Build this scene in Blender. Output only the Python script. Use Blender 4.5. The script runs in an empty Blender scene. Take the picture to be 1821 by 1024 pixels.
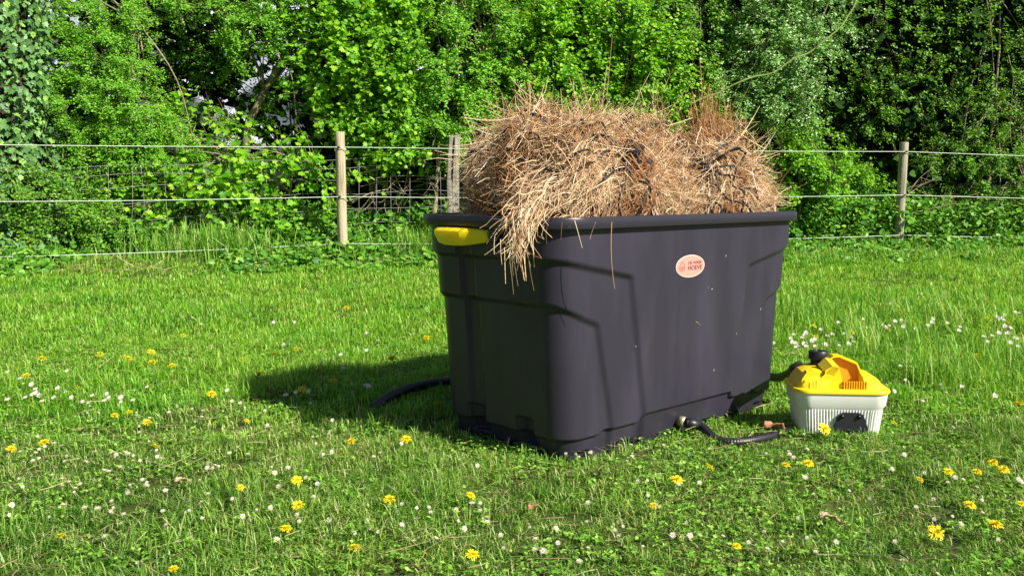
import bpy, math, random
import numpy as np
from mathutils import Vector, Matrix

# ------------------------------------------------------------------ camera, world, sun
scene = bpy.context.scene
COL = scene.collection
CAM_H, PITCH = 0.81, 6.03
FPX = 1656.7                                   # focal length in photo pixels (1821 wide)
cam_d = bpy.data.cameras.new("camera")
cam = bpy.data.objects.new("camera", cam_d); COL.objects.link(cam)
cam.location = (0, 0, CAM_H)
cam.rotation_euler = (math.radians(90 - PITCH), 0, 0)
cam_d.sensor_width = 36.0; cam_d.sensor_fit = 'HORIZONTAL'
cam_d.lens = 36.0 * FPX / 1821
cam_d.clip_start = 0.05; cam_d.clip_end = 2000
scene.camera = cam

SUN_XY = (0.80, -0.60); SUN_EL = 37.0
world = bpy.data.worlds.new("World"); scene.world = world
world.use_nodes = True
wn = world.node_tree; wn.nodes.clear()
wo = wn.nodes.new('ShaderNodeOutputWorld'); bg = wn.nodes.new('ShaderNodeBackground')
sky = wn.nodes.new('ShaderNodeTexSky'); sky.sky_type = 'NISHITA'; sky.sun_disc = False
sky.sun_elevation = math.radians(SUN_EL); sky.sun_rotation = math.atan2(SUN_XY[0], SUN_XY[1])
bg.inputs[1].default_value = 0.05
wn.links.new(sky.outputs[0], bg.inputs[0]); wn.links.new(bg.outputs[0], wo.inputs[0])
sun_d = bpy.data.lights.new("sun", 'SUN'); sun_d.energy = 5.0; sun_d.angle = math.radians(0.5)
sun_d.color = (1.0, 0.95, 0.86)
sun = bpy.data.objects.new("sun", sun_d); COL.objects.link(sun)
ce = math.cos(math.radians(SUN_EL))
sdir = Vector((SUN_XY[0] * ce, SUN_XY[1] * ce, math.sin(math.radians(SUN_EL))))
sun.rotation_euler = sdir.to_track_quat('Z', 'Y').to_euler()
vs = scene.view_settings
vs.view_transform = 'Standard'; vs.look = 'None'; vs.exposure = 0.85; vs.gamma = 1.0
scene.cycles.max_bounces = 6; scene.cycles.transparent_max_bounces = 4
scene.cycles.diffuse_bounces = 3; scene.cycles.glossy_bounces = 2; scene.cycles.transmission_bounces = 4

# ------------------------------------------------------------------ helpers
TH = math.radians(PITCH)
def ray(px, py):
    a = (px - 910.5) / FPX; b = (512 - py) / FPX
    return np.array([a, math.cos(TH) + b * math.sin(TH), -math.sin(TH) + b * math.cos(TH)])
def at(px, py, Y):                              # the point at distance Y seen at photo pixel px, py
    d = ray(px, py); return np.array([0, 0, CAM_H]) + d * (Y / d[1])
def on_ground(px, py, z=0.0):
    d = ray(px, py); return np.array([0, 0, CAM_H]) + d * ((z - CAM_H) / d[2])

def tag(o, label=None, cat=None, group=None, kind=None):
    if label: o['label'] = label
    if cat: o['category'] = cat
    if group: o['group'] = group
    if kind: o['kind'] = kind
    return o
def thing(name, label, cat, loc=(0, 0, 0), rz=0.0, group=None):
    o = bpy.data.objects.new(name, None); COL.objects.link(o)
    o.empty_display_size = 0.1; o.location = loc; o.rotation_euler = (0, 0, rz)
    return tag(o, label, cat, group)
def link(name, me, parent=None, loc=None, rot=None):
    o = bpy.data.objects.new(name, me); COL.objects.link(o)
    if parent: o.parent = parent
    if loc is not None: o.location = loc
    if rot is not None: o.rotation_euler = rot
    return o
def mesh_np(name, V, groups, mats, smooth=False):
    """groups: list of (faces array n*k, material index)"""
    V = np.ascontiguousarray(np.asarray(V, np.float32).reshape(-1, 3))
    me = bpy.data.meshes.new(name)
    me.vertices.add(len(V)); me.vertices.foreach_set('co', V.ravel())
    idx = []; starts = []; tot = []; mi = []; s = 0
    for F, m in groups:
        F = np.asarray(F, np.int32)
        if F.size == 0: continue
        n, k = F.shape
        idx.append(F.ravel()); starts.append(s + np.arange(n) * k); tot.append(np.full(n, k)); mi.append(np.full(n, m)); s += n * k
    idx = np.concatenate(idx).astype(np.int32); starts = np.concatenate(starts).astype(np.int32)
    mi = np.concatenate(mi).astype(np.int32)
    me.loops.add(len(idx)); me.loops.foreach_set('vertex_index', idx)
    me.polygons.add(len(starts)); me.polygons.foreach_set('loop_start', starts)
    me.polygons.foreach_set('loop_total', np.concatenate(tot).astype(np.int32))
    me.polygons.foreach_set('material_index', mi)
    me.polygons.foreach_set('use_smooth', np.full(len(starts), smooth))
    for m in (mats if isinstance(mats, (list, tuple)) else [mats]): me.materials.append(m)
    me.update(calc_edges=True); me.validate()
    return me

class MB:                                       # collects pieces of one mesh
    def __init__(s): s.V = []; s.G = []; s.n = 0
    def add(s, V, F, m=0):
        V = np.asarray(V, float).reshape(-1, 3)
        by = {}
        for f in F: by.setdefault(len(f), []).append(f)
        for k, fs in by.items(): s.G.append((np.array(fs, np.int32) + s.n, m))
        s.V.append(V); s.n += len(V)
    def addnp(s, V, F, m=0):
        V = np.asarray(V, float).reshape(-1, 3)
        s.G.append((np.asarray(F, np.int32) + s.n, m)); s.V.append(V); s.n += len(V)
    def mesh(s, name, mats, smooth=False): return mesh_np(name, np.concatenate(s.V), s.G, mats, smooth)
    def build(s, name, mats, parent=None, smooth=False, loc=None): return link(name, s.mesh(name, mats, smooth), parent, loc)
    def box(s, c, size, rz=0, m=0, bev=0.0):
        x, y, z = np.array(size) / 2
        b = min(bev, x * .9, y * .9, z * .9) if bev else 0
        if not b:
            P = np.array([(i * x, j * y, k * z) for i in (-1, 1) for j in (-1, 1) for k in (-1, 1)])
            F = [(0, 1, 3, 2), (4, 6, 7, 5), (0, 4, 5, 1), (2, 3, 7, 6), (0, 2, 6, 4), (1, 5, 7, 3)]
        else:
            rings = []
            for zz, e in ((-z, -b), (-z + b, 0), (z - b, 0), (z, -b)):
                xx, yy = x + e, y + e
                rings.append([(-xx + b, -yy, zz), (xx - b, -yy, zz), (xx, -yy + b, zz), (xx, yy - b, zz), (xx - b, yy, zz), (-xx + b, yy, zz), (-xx, yy - b, zz), (-xx, -yy + b, zz)])
            P = np.array(rings).reshape(-1, 3); F = []
            for r in range(3):
                for k in range(8):
                    a, d = r * 8 + k, r * 8 + (k + 1) % 8
                    F.append((a, d, d + 8, a + 8))
            F += [tuple(range(7, -1, -1)), tuple(range(24, 32))]
        cr, sr = math.cos(rz), math.sin(rz)
        P = P @ np.array([[cr, sr, 0], [-sr, cr, 0], [0, 0, 1]]) + np.array(c)
        s.add(P, F, m)
    def tube(s, pts, rad, n=8, m=0, cap=True):
        pts = np.asarray(pts, float); k = len(pts)
        rad = np.full(k, rad) if np.isscalar(rad) else np.asarray(rad, float)
        T = np.gradient(pts, axis=0); T /= np.linalg.norm(T, axis=1)[:, None] + 1e-9
        ref = np.array([0, 0, 1.0]) if abs(T[0][2]) < .9 else np.array([1.0, 0, 0])
        N = np.cross(T[0], ref); N /= np.linalg.norm(N)
        V = []
        a = np.arange(n) * 2 * math.pi / n
        for i in range(k):
            N = N - T[i] * np.dot(N, T[i]); N /= np.linalg.norm(N) + 1e-9
            B = np.cross(T[i], N)
            V.append(pts[i] + rad[i] * (np.cos(a)[:, None] * N + np.sin(a)[:, None] * B))
        i0 = (np.arange(k - 1)[:, None] * n + np.arange(n)).ravel()
        i1 = (np.arange(k - 1)[:, None] * n + (np.arange(n) + 1) % n).ravel()
        s.addnp(np.concatenate(V), np.stack([i0, i1, i1 + n, i0 + n], 1), m)
        if cap:
            b = s.n - k * n
            s.G.append((np.array([list(range(b + n - 1, b - 1, -1))]), m)); s.G.append((np.array([list(range(s.n - n, s.n))]), m))
    def lathe(s, prof, c=(0, 0, 0), n=24, m=0):
        a = np.arange(n) * 2 * math.pi / n
        V = [(c[0] + r * math.cos(t), c[1] + r * math.sin(t), c[2] + z) for r, z in prof for t in a]
        F = [(i * n + j, i * n + (j + 1) % n, (i + 1) * n + (j + 1) % n, (i + 1) * n + j) for i in range(len(prof) - 1) for j in range(n)]
        F += [tuple(range(n - 1, -1, -1)), tuple(range((len(prof) - 1) * n, len(prof) * n))]
        s.add(V, F, m)
    def prism(s, poly, o, ax, ay, an, t, m=0):      # polygon in plane (ax, ay) extruded along an by t
        o, ax, ay, an = (np.array(q, float) for q in (o, ax, ay, an))
        n = len(poly)
        P = [o + ax * p[0] + ay * p[1] for p in poly] + [o + ax * p[0] + ay * p[1] + an * t for p in poly]
        F = [tuple(range(n - 1, -1, -1)), tuple(range(n, 2 * n))] + [(i, (i + 1) % n, n + (i + 1) % n, n + i) for i in range(n)]
        s.add(P, F, m)
def smooth_path(pts, n=40):                     # Catmull-Rom
    P = np.asarray(pts, float); P = np.vstack([2 * P[0] - P[1], P, 2 * P[-1] - P[-2]])
    out = []; segs = len(P) - 3
    for t in np.linspace(0, segs - 1e-6, n):
        i = int(t); f = t - i; a, b, c, d = P[i:i + 4]
        out.append(.5 * (2 * b + (c - a) * f + (2 * a - 5 * b + 4 * c - d) * f * f + (3 * b - a - 3 * c + d) * f ** 3))
    return np.array(out)
def S(x):
    x = np.clip(x + .5, 0, 1); return x * x * (3 - 2 * x)
def norm(a): return a / (np.linalg.norm(a, axis=-1, keepdims=True) + 1e-9)
_rs = np.random.default_rng(99)
_K = [(_rs.normal(size=3), _rs.uniform(0, 6.28)) for _ in range(14)]
def wob(P, sc):                                 # smooth pseudo-noise, about -1..1
    P = np.asarray(P, float) / sc
    v = 0
    for i, (k, ph) in enumerate(_K): v = v + np.sin(P @ (k * (1.5 + .25 * i)) + ph)
    return v / 4.0

# ------------------------------------------------------------------ materials
def mat(name, color, rough=.6, spec=.5, noise=None, bump=None, coords='Object', metallic=0.0):
    m = bpy.data.materials.new(name); m.use_nodes = True
    nt = m.node_tree; b = nt.nodes['Principled BSDF']
    b.inputs['Base Color'].default_value = (*color, 1); b.inputs['Roughness'].default_value = rough
    b.inputs['Specular IOR Level'].default_value = spec; b.inputs['Metallic'].default_value = metallic
    tc = nt.nodes.new('ShaderNodeTexCoord')
    if noise:
        sc, c2, lo, hi, stretch = noise
        mp = nt.nodes.new('ShaderNodeMapping'); mp.inputs['Scale'].default_value = stretch
        nz = nt.nodes.new('ShaderNodeTexNoise'); nz.inputs['Scale'].default_value = sc; nz.inputs['Detail'].default_value = 6
        rp = nt.nodes.new('ShaderNodeValToRGB'); rp.color_ramp.elements[0].position = lo; rp.color_ramp.elements[1].position = hi
        rp.color_ramp.elements[0].color = (*color, 1); rp.color_ramp.elements[1].color = (*c2, 1)
        nt.links.new(tc.outputs[coords], mp.inputs[0]); nt.links.new(mp.outputs[0], nz.inputs[0])
        nt.links.new(nz.outputs[0], rp.inputs[0]); nt.links.new(rp.outputs[0], b.inputs['Base Color'])
    if bump:
        sc, st, dist = bump
        n2 = nt.nodes.new('ShaderNodeTexNoise'); n2.inputs['Scale'].default_value = sc; n2.inputs['Detail'].default_value = 4
        bp = nt.nodes.new('ShaderNodeBump'); bp.inputs['Strength'].default_value = st; bp.inputs['Distance'].default_value = dist
        nt.links.new(tc.outputs[coords], n2.inputs[0]); nt.links.new(n2.outputs[0], bp.inputs['Height']); nt.links.new(bp.outputs[0], b.inputs['Normal'])
    return m
def plant_mat(name, stops, trans=.35, rough=.45, spec=.3, patch=None, tcol=1.3):
    """each leaf or blade (mesh island) takes its own colour from the stops"""
    m = bpy.data.materials.new(name); m.use_nodes = True
    nt = m.node_tree; nt.nodes.clear(); L = nt.links.new
    out = nt.nodes.new('ShaderNodeOutputMaterial'); b = nt.nodes.new('ShaderNodeBsdfPrincipled')
    b.inputs['Roughness'].default_value = rough; b.inputs['Specular IOR Level'].default_value = spec
    g = nt.nodes.new('ShaderNodeNewGeometry'); rp = nt.nodes.new('ShaderNodeValToRGB')
    el = rp.color_ramp.elements
    while len(el) < len(stops): el.new(.5)
    for e, (p, c) in zip(el, stops): e.position = p; e.color = (*c, 1)
    L(g.outputs['Random Per Island'], rp.inputs[0])
    col = rp.outputs[0]
    if patch:                                   # patches of another growth across the ground
        sc, c2, lo, hi, amt = patch
        tc = nt.nodes.new('ShaderNodeTexCoord'); nz = nt.nodes.new('ShaderNodeTexNoise'); nz.inputs['Scale'].default_value = sc; nz.inputs['Detail'].default_value = 3
        mr = nt.nodes.new('ShaderNodeMapRange'); mr.inputs[1].default_value = lo; mr.inputs[2].default_value = hi; mr.inputs[4].default_value = amt
        mx = nt.nodes.new('ShaderNodeMix'); mx.data_type = 'RGBA'; mx.blend_type = 'MULTIPLY'; mx.inputs['B'].default_value = (*c2, 1)
        L(tc.outputs['Object'], nz.inputs[0]); L(nz.outputs[0], mr.inputs[0]); L(mr.outputs[0], mx.inputs['Factor']); L(col, mx.inputs['A'])
        col = mx.outputs['Result']
    L(col, b.inputs['Base Color'])
    t = nt.nodes.new('ShaderNodeBsdfTranslucent'); ms = nt.nodes.new('ShaderNodeMixShader'); ms.inputs[0].default_value = trans
    tm = nt.nodes.new('ShaderNodeMix'); tm.data_type = 'RGBA'; tm.blend_type = 'MULTIPLY'; tm.inputs['Factor'].default_value = 1
    tm.inputs['B'].default_value = (tcol * 1.1, tcol, tcol * .5, 1)
    L(col, tm.inputs['A']); L(tm.outputs['Result'], t.inputs[0])
    L(b.outputs[0], ms.inputs[1]); L(t.outputs[0], ms.inputs[2]); L(ms.outputs[0], out.inputs[0])
    return m

M = {}
M['grass'] = plant_mat('grass_blade', [(0, (.045, .15, .009)), (.3, (.15, .39, .016)), (.65, (.29, .55, .030)), (.9, (.46, .65, .10)), (1, (.58, .54, .25))],
                       trans=.4, rough=.42, spec=.4, patch=(1.1, (.70, .92, .7), .45, .65, 1.0))
M['grass_worn'] = plant_mat('grass_worn', [(0, (.03, .085, .010)), (.35, (.12, .29, .022)), (.62, (.28, .49, .05)), (.86, (.50, .62, .17)), (1, (.62, .53, .30))], trans=.4, rough=.42, spec=.4, patch=(1.6, (.70, .85, .7), .42, .62, 1.0))
M['clover'] = plant_mat('clover', [(0, (.07, .22, .02)), (.6, (.20, .44, .035)), (1, (.36, .56, .10))], trans=.25)
M['longgrass'] = plant_mat('long_grass', [(0, (.07, .22, .02)), (.5, (.20, .44, .04)), (.9, (.36, .56, .10)), (1, (.56, .54, .26))], trans=.38)
M['soil'] = mat('soil', (.04, .075, .012), .95, .1, noise=(9, (.085, .08, .03), .4, .7, (1, 1, 1)), bump=(40, .8, .02))
M['leaf_lime'] = plant_mat('leaf_lime', [(0, (.07, .24, .010)), (.5, (.16, .42, .02)), (1, (.30, .56, .06))], trans=.35)
M['leaf_bright'] = plant_mat('leaf_bright', [(0, (.05, .20, .008)), (.5, (.16, .42, .012)), (1, (.33, .56, .03))], trans=.38)
M['leaf_mid'] = plant_mat('leaf_mid', [(0, (.04, .13, .010)), (.5, (.11, .30, .016)), (1, (.26, .46, .04))], trans=.33)
M['leaf_shade'] = plant_mat('leaf_shade', [(0, (.008, .03, .004)), (.7, (.02, .06, .008)), (1, (.045, .11, .015))], trans=.12, rough=.8, spec=.08)  # near-black leaf colour stands for the shade deep inside the hedge
M['leaf_ivy'] = plant_mat('leaf_ivy', [(0, (.045, .12, .03)), (.5, (.09, .22, .05)), (.85, (.16, .32, .08)), (1, (.27, .46, .06))], trans=.12, rough=.48, spec=.35)
M['leaf_silver'] = plant_mat('leaf_silver', [(0, (.08, .24, .03)), (.6, (.18, .40, .06)), (1, (.42, .56, .28))], trans=.25, rough=.35, spec=.5)
M['bark'] = mat('bark', (.10, .085, .05), .9, .2, noise=(14, (.22, .21, .11), .4, .65, (1, 1, .3)), bump=(60, .8, .01))
M['bark_dark'] = mat('bark_dark', (.035, .028, .02), .95, .1, noise=(14, (.07, .06, .04), .4, .65, (1, 1, .3)), bump=(60, .8, .01))
M['twig'] = mat('twig', (.23, .18, .12), .85, .2, noise=(30, (.36, .30, .22), .4, .7, (1, 1, 1)))
M['twig_pale'] = mat('pale_straw', (.55, .50, .38), .7, .2)
M['cane'] = mat('cane', (.20, .26, .07), .7, .3)

# ------------------------------------------------------------------ ground
def fence_y(x):
    return np.interp(x, [-40, -5.0, -1.87, 4.9, 40], [2.0, 9.05, 10.1, 11.7, 19.0])
def gz(x, y):
    x = np.asarray(x, float); y = np.asarray(y, float)
    near = np.clip((y - 0.5) / 3, 0, 1)
    w = .012 * np.sin(2.1 * x + 1.3 * y) + .010 * np.sin(3.7 * x - 2.9 * y + 1) + .006 * np.sin(7 * x + 5 * y)
    flat = 1 - np.exp(-(((x - .4) / 1.0) ** 2 + ((y - 3.3) / .9) ** 2))
    d = y - fence_y(x)
    return w * flat * near * np.clip((40 - y) / 20, 0, 1) + .10 * np.clip(d + .9, 0, 1.2)
xs = np.unique(np.concatenate([np.linspace(-300, -14, 12), np.linspace(-14, 14, 225), np.linspace(14, 300, 12)]))
ys = np.unique(np.concatenate([np.linspace(-60, -2, 8), np.linspace(-2, 20, 180), np.linspace(20, 500, 14)]))
X, Yg = np.meshgrid(xs, ys)
V = np.stack([X, Yg, gz(X, Yg)], -1).reshape(-1, 3)
nx, ny = len(xs), len(ys)
i = (np.arange(ny - 1)[:, None] * nx + np.arange(nx - 1)).ravel()
ground = link('ground', mesh_np('ground', V, [(np.stack([i, i + 1, i + nx + 1, i + nx], 1), 0)], M['soil'], True))
tag(ground, kind='structure')

# pale sunlit bank added far behind the hedge to brighten the sky gaps
M['cloud'] = mat('cloud', (.62, .66, .84), 1.0, .0, noise=(.02, (.78, .80, .90), .35, .65, (1, 1, 1)))
rc = np.random.default_rng(7); mbc = MB(); nu_, nv_ = 40, 22
tc_ = np.linspace(0, 2 * math.pi, nu_, endpoint=False); pc_ = np.linspace(-1.5, 1.5, nv_)
Dc = np.stack([np.cos(pc_)[:, None] * np.cos(tc_), np.cos(pc_)[:, None] * np.sin(tc_), np.sin(pc_)[:, None] + 0 * tc_], -1).reshape(-1, 3)
ic = (np.arange(nv_ - 1)[:, None] * nu_ + np.arange(nu_)).ravel(); jc = (np.arange(nv_ - 1)[:, None] * nu_ + (np.arange(nu_) + 1) % nu_).ravel()
for q in range(16):
    cc = np.array([-420 + q * 52 + rc.normal() * 15, 640 + rc.normal() * 40, rc.uniform(10, 90)]); rr_ = np.array([rc.uniform(60, 110), 50, rc.uniform(45, 85)])
    mbc.addnp(cc + Dc * rr_ * (1 + .18 * wob(Dc + q * 3.3, .5) + .07 * wob(Dc + q, .18))[:, None], np.stack([ic, jc, jc + nu_, ic + nu_], 1))
tag(mbc.build('sky_backing_bank', M['cloud'], None, True), 'low pale bank added to brighten the sky gaps in the hedge', 'sky_backing_bank', kind='structure')

# ------------------------------------------------------------------ tub
CX, CY, AL = .3838, 3.2676, math.radians(46.9)
UX = np.array([math.sin(AL), math.cos(AL), 0]); VX = np.array([-math.cos(AL), math.sin(AL), 0]); TC = np.array([CX, CY, 0])
TUB_H = .7316
TROT = math.atan2(UX[1], UX[0])
def tubw(u, v, z): return TC + UX * u + VX * v + np.array([0, 0, z])
def half(z): return .600 + .070 * z, .311 + .012 * z, .105
def ring_pts(a, b, r, n_side=(150, 70), n_c=28):
    """rounded rectangle counter-clockwise: points and outward normals"""
    P = []; N = []
    for (sx, sy, st, nn) in ((1, -1, -90, n_side[0]), (1, 1, 0, n_side[1]), (-1, 1, 90, n_side[0]), (-1, -1, 180, n_side[1])):
        pass
    corners = [(1, -1, -90), (1, 1, 0), (-1, 1, 90), (-1, -1, 180)]
    for q in range(4):
        sx, sy, st = corners[q]
        t = np.radians(st + 90 * np.linspace(0, 1, n_c))
        c = np.stack([np.cos(t), np.sin(t)], 1)
        P.append(np.array([sx * (a - r), sy * (b - r)]) + r * c); N.append(c)
        # straight run to the next corner
        nx_, ny_, _ = corners[(q + 1) % 4]
        e = np.array([nx_ * (a - r), ny_ * (b - r)]) + r * np.array([math.cos(math.radians(st + 90)), math.sin(math.radians(st + 90))])
        ns = n_side[1] if q % 2 == 0 else n_side[0]
        f = np.linspace(0, 1, ns + 2)[1:-1, None]
        P.append(P[-1][-1] * (1 - f) + e * f); N.append(np.repeat(c[-1:], ns, 0))
    return np.concatenate(P), np.concatenate(N)
zr = np.concatenate([np.linspace(0.0, .13, 40), np.linspace(.134, .66, 125), np.linspace(.665, .715, 8)])
rows = []
for z in zr:
    a, b, r = half(z)
    P, N = ring_pts(a, b, r)
    u, v = P[:, 0], P[:, 1]; au = np.abs(u)
    w = .022
    e1 = .24 + (z - .1) / .44 * .08; z1 = .552 + (np.clip(au, .3, .62) - .36) * .2
    e2 = .37 + (z - .04) / .36 * .085; z2 = .425 + (np.clip(au, .45, .62) - .5) * .38
    m1 = S((au - e1) / w) * S((z1 - z) / w); m2 = S((au - e2) / w) * S((z2 - z) / w)
    zs = .068 + .012 * S((.42 - au) / .03) + .026 * S((.245 - au) / .035)
    ms = S((zs - z) / .008)
    rec = .014 * m1 + .013 * m2 + ms * (.012 + np.clip(zs - z, 0, 1) * .22)
    on_short = np.clip((np.abs(N[:, 0]) - .9) * 10, 0, 1)
    gr = S((.031 - np.abs(v - .10)) / .008) * (z < .64)
    slot = np.zeros_like(u)
    for vc in (.115, -.115): slot = np.maximum(slot, S((.034 - np.abs(v - vc)) / .006) * S((z - .03) / .006) * S((.118 - z) / .006))
    rec = rec + on_short * (.012 * gr + .03 * slot)
    on_long = np.clip((np.abs(N[:, 1]) - .9) * 10, 0, 1)
    sl = np.zeros_like(u)
    for uc in (-.30, .15, -.5, .5): sl = np.maximum(sl, S((.045 - np.abs(u - uc)) / .006) * S((.022 - z) / .006))
    rec = rec + on_long * .018 * sl
    rows.append(np.column_stack([P - N * rec[:, None], np.full(len(P), z)]))
nR = len(rows[0]); nZ = len(rows)
V = np.concatenate(rows)
i0 = (np.arange(nZ - 1)[:, None] * nR + np.arange(nR)).ravel(); i1 = (np.arange(nZ - 1)[:, None] * nR + (np.arange(nR) + 1) % nR).ravel()
M['tub'] = mat('black_plastic', (.026, .023, .035), .38, .32, noise=(9, (.043, .037, .057), .42, .8, (1, 1, .22)), bump=(420, .12, .002))
M['tub_rim'] = mat('black_plastic_rim', (.024, .022, .032), .34, .4, bump=(300, .08, .002))
M['black'] = mat('black_rubber', (.016, .015, .018), .4, .5, bump=(200, .1, .002))
tub = thing('storage_tub', 'large black plastic storage tub with yellow handle standing on the lawn, heaped with hay', 'tub', (CX, CY, 0), TROT)
link('tub_body', mesh_np('tub_body', V, [(np.stack([i0, i1, i1 + nR, i0 + nR], 1), 0), (np.array([list(range(nR - 1, -1, -1))]), 0)], M['tub'], True), tub)
# rim: profile (offset from the wall, z) swept round
prof = [(-.080, .40), (-.006, TUB_H - .03), (-.006, TUB_H - .010), (-.004, TUB_H - .004), (.002, TUB_H), (.017, TUB_H), (.0215, TUB_H - .0015), (.0235, TUB_H - .006), (.0245, TUB_H - .031), (.023, TUB_H - .0335), (.019, TUB_H - .0335), (.017, TUB_H - .028), (.016, TUB_H - .012), (.001, TUB_H - .012), (.0008, TUB_H - .03)]
V = []
for off, z in prof:
    a, b, r = half(max(z, .65)); a += off; b += off
    P, N = ring_pts(a, b, r + off, (60, 30), 20)
    V.append(np.column_stack([P, np.full(len(P), z)]))
nR = len(V[0]); V = np.concatenate(V); k = len(prof)
i0 = (np.arange(k - 1)[:, None] * nR + np.arange(nR)).ravel(); i1 = (np.arange(k - 1)[:, None] * nR + (np.arange(nR) + 1) % nR).ravel()
rim = link('rim', mesh_np('rim', V, [(np.stack([i1, i0, i0 + nR, i1 + nR], 1), 0)], M['tub_rim'], True), tub)
rim.modifiers.new('edge', 'EDGE_SPLIT').split_angle = math.radians(40)
# handle on the short side (local -x face)
M['yellow'] = mat('yellow_plastic', (.82, .61, .010), .35, .5, bump=(30, .05, .002))
M['orange'] = mat('orange_plastic', (.80, .30, .010), .4, .5)
A_top = half(.66)[0]
def lf(x, y, z): return np.array([x, y, z])
hb = MB()
# cupped grip: cross sections along v, hanging below the lip
secs = []
for v, up, lowz, out in ((.262, .686, .670, .030), (.250, .690, .660, .046), (.225, .692, .646, .062), (.19, .693, .640, .070), (.14, .693, .639, .070), (.105, .693, .641, .066), (.08, .692, .645, .040), (.045, .690, .650, .034), (.020, .688, .656, .026)):
    v -= .06; x0 = -A_top + .006
    secs.append([(x0, v, up), (x0 - out * .8, v, up), (x0 - out, v, up - .008), (x0 - out * .92, v, (up + lowz) / 2 - .006), (x0 - out * .75, v, lowz), (x0 - out * .45, v, lowz - .001), (x0, v, lowz + .010)])
secs = np.array(secs); ns_, nk = secs.shape[:2]
F = [(a * nk + b, a * nk + (b + 1) % nk, (a + 1) * nk + (b + 1) % nk, (a + 1) * nk + b) for a in range(ns_ - 1) for b in range(nk)]
F += [tuple(range(nk)), tuple(range((ns_ - 1) * nk + nk - 1, (ns_ - 1) * nk - 1, -1))]
hb.add(secs, F)
M['yellow_grip'] = mat('yellow_grip', (.86, .66, .012), .35, .5)
_b = M['yellow_grip'].node_tree.nodes['Principled BSDF']; _b.inputs['Subsurface Weight'].default_value = .6; _b.inputs['Subsurface Radius'].default_value = (.04, .03, .004); _b.inputs['Subsurface Scale'].default_value = 1.0
h = hb.build('handle', M['yellow_grip'], tub, True)
h.modifiers.new('edge', 'EDGE_SPLIT').split_angle = math.radians(35)
hg = MB(); hg.box((-A_top - .008, -.062, .674), (.03, .036, .05), bev=.008); hg.build('hinge', M['black'], h)
hg = MB(); hg.box((-A_top - .006, .208, .678), (.03, .014, .024), bev=.005); hg.build('hinge', M['black'], h)
# sticker with lettering
M['sticker'] = mat('sticker_paper', (.72, .26, .21), .5, .4)
M['sticker_edge'] = mat('sticker_edge', (.80, .48, .41), .5, .4)
M['ink'] = mat('printed_ink', (.10, .06, .06), .6, .2)
M['emblem'] = mat('printed_emblem', (.45, .12, .12), .6, .2)
def bval(z): return half(z)[1]
st_z, st_u = .563, -.031
sb = MB()
tilt = math.atan(.012)
def sface(du, dz, off):                        # a point on the long face
    z = st_z + dz; return (st_u + du, -bval(z) - off, z)
n = 48
def ellipse(a, b, off, m):
    P = [sface(a * math.cos(t), b * math.sin(t), off) for t in np.arange(n) * 2 * math.pi / n]
    Q = [sface(a * math.cos(t), b * math.sin(t), -.002) for t in np.arange(n) * 2 * math.pi / n]
    sb.add(P + Q, [tuple(range(n))] + [(j, n + j, n + (j + 1) % n, (j + 1) % n) for j in range(n)], m)
ellipse(.077, .0365, .0012, 1); ellipse(.073, .0335, .0018, 0)
stk = sb.build('sticker', [M['sticker'], M['sticker_edge']], tub)
tag(stk, 'oval salmon pink sticker with a round emblem and two lines of lettering')
def text_mesh(txt, size, width, mid, dz, off, parent, name='lettering', heavy=0.0):
    cu = bpy.data.curves.new('lettering', 'FONT'); cu.body = txt; cu.size = size; cu.align_x = 'LEFT'; cu.offset = heavy
    t = bpy.data.objects.new('lettering_source', cu); COL.objects.link(t)
    bpy.context.view_layer.update()
    me = bpy.data.meshes.new_from_object(t.evaluated_get(bpy.context.evaluated_depsgraph_get()))
    bpy.data.objects.remove(t)
    co = np.zeros(len(me.vertices) * 3); me.vertices.foreach_get('co', co); co = co.reshape(-1, 3)
    x = co[:, 0] - co[:, 0].min(); sx = width / x.max()
    out = np.array([sface(mid - width / 2 + xx * sx, dz + yy, off) for xx, yy in zip(x, co[:, 1])])
    me.vertices.foreach_set('co', out.ravel()); me.update(); me.materials.clear(); me.materials.append(M['ink'])
    return link(name, me, parent)
text_mesh('DE WISSE', .0135, .072, .023, .006, .0024, stk, heavy=.0003)
text_mesh('HOEVE', .0205, .076, .024, -.0125, .0024, stk, heavy=.0005)
eb = MB()
tt = np.linspace(0, 2 * math.pi, 26)[:-1]
O_ = [sface(-.045 + .0145 * math.sin(t) * (1 - .25 * math.cos(t)), .0155 * math.cos(t) , .0024) for t in tt]
I_ = [sface(-.045 + .0115 * math.sin(t) * (1 - .25 * math.cos(t)), .0125 * math.cos(t) , .0024) for t in tt]
eb.add(O_ + I_, [(j, (j + 1) % 25, 25 + (j + 1) % 25, 25 + j) for j in range(25)])
eb.add([sface(-.044 + .008 * math.sin(t), -.004 + .006 * math.cos(t), .0024) for t in tt], [tuple(range(25))])
eb.build('emblem', M['emblem'], stk)

rb = np.random.default_rng(14)
for q in range(8):
    uu_, zz_ = (rb.uniform(-.45, .5), rb.uniform(.12, .6)) if q > 2 else ((.02, .37), (.12, .20), (-.3, .33))[q]
    a_ = rb.uniform(0, 3.1); L_ = rb.uniform(.002, .005) if q else .014
    f_ = lambda t: np.array([uu_ + math.cos(a_) * L_ * t, -half(zz_)[1] - .0012, zz_ + math.sin(a_) * L_ * t])
    cb = MB(); cb.tube([f_(-1), f_(0) + (0, 0, L_ * .2), f_(1)], .0008, 4); cb.build('straw_bit', M['twig_pale'], tub)
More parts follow.
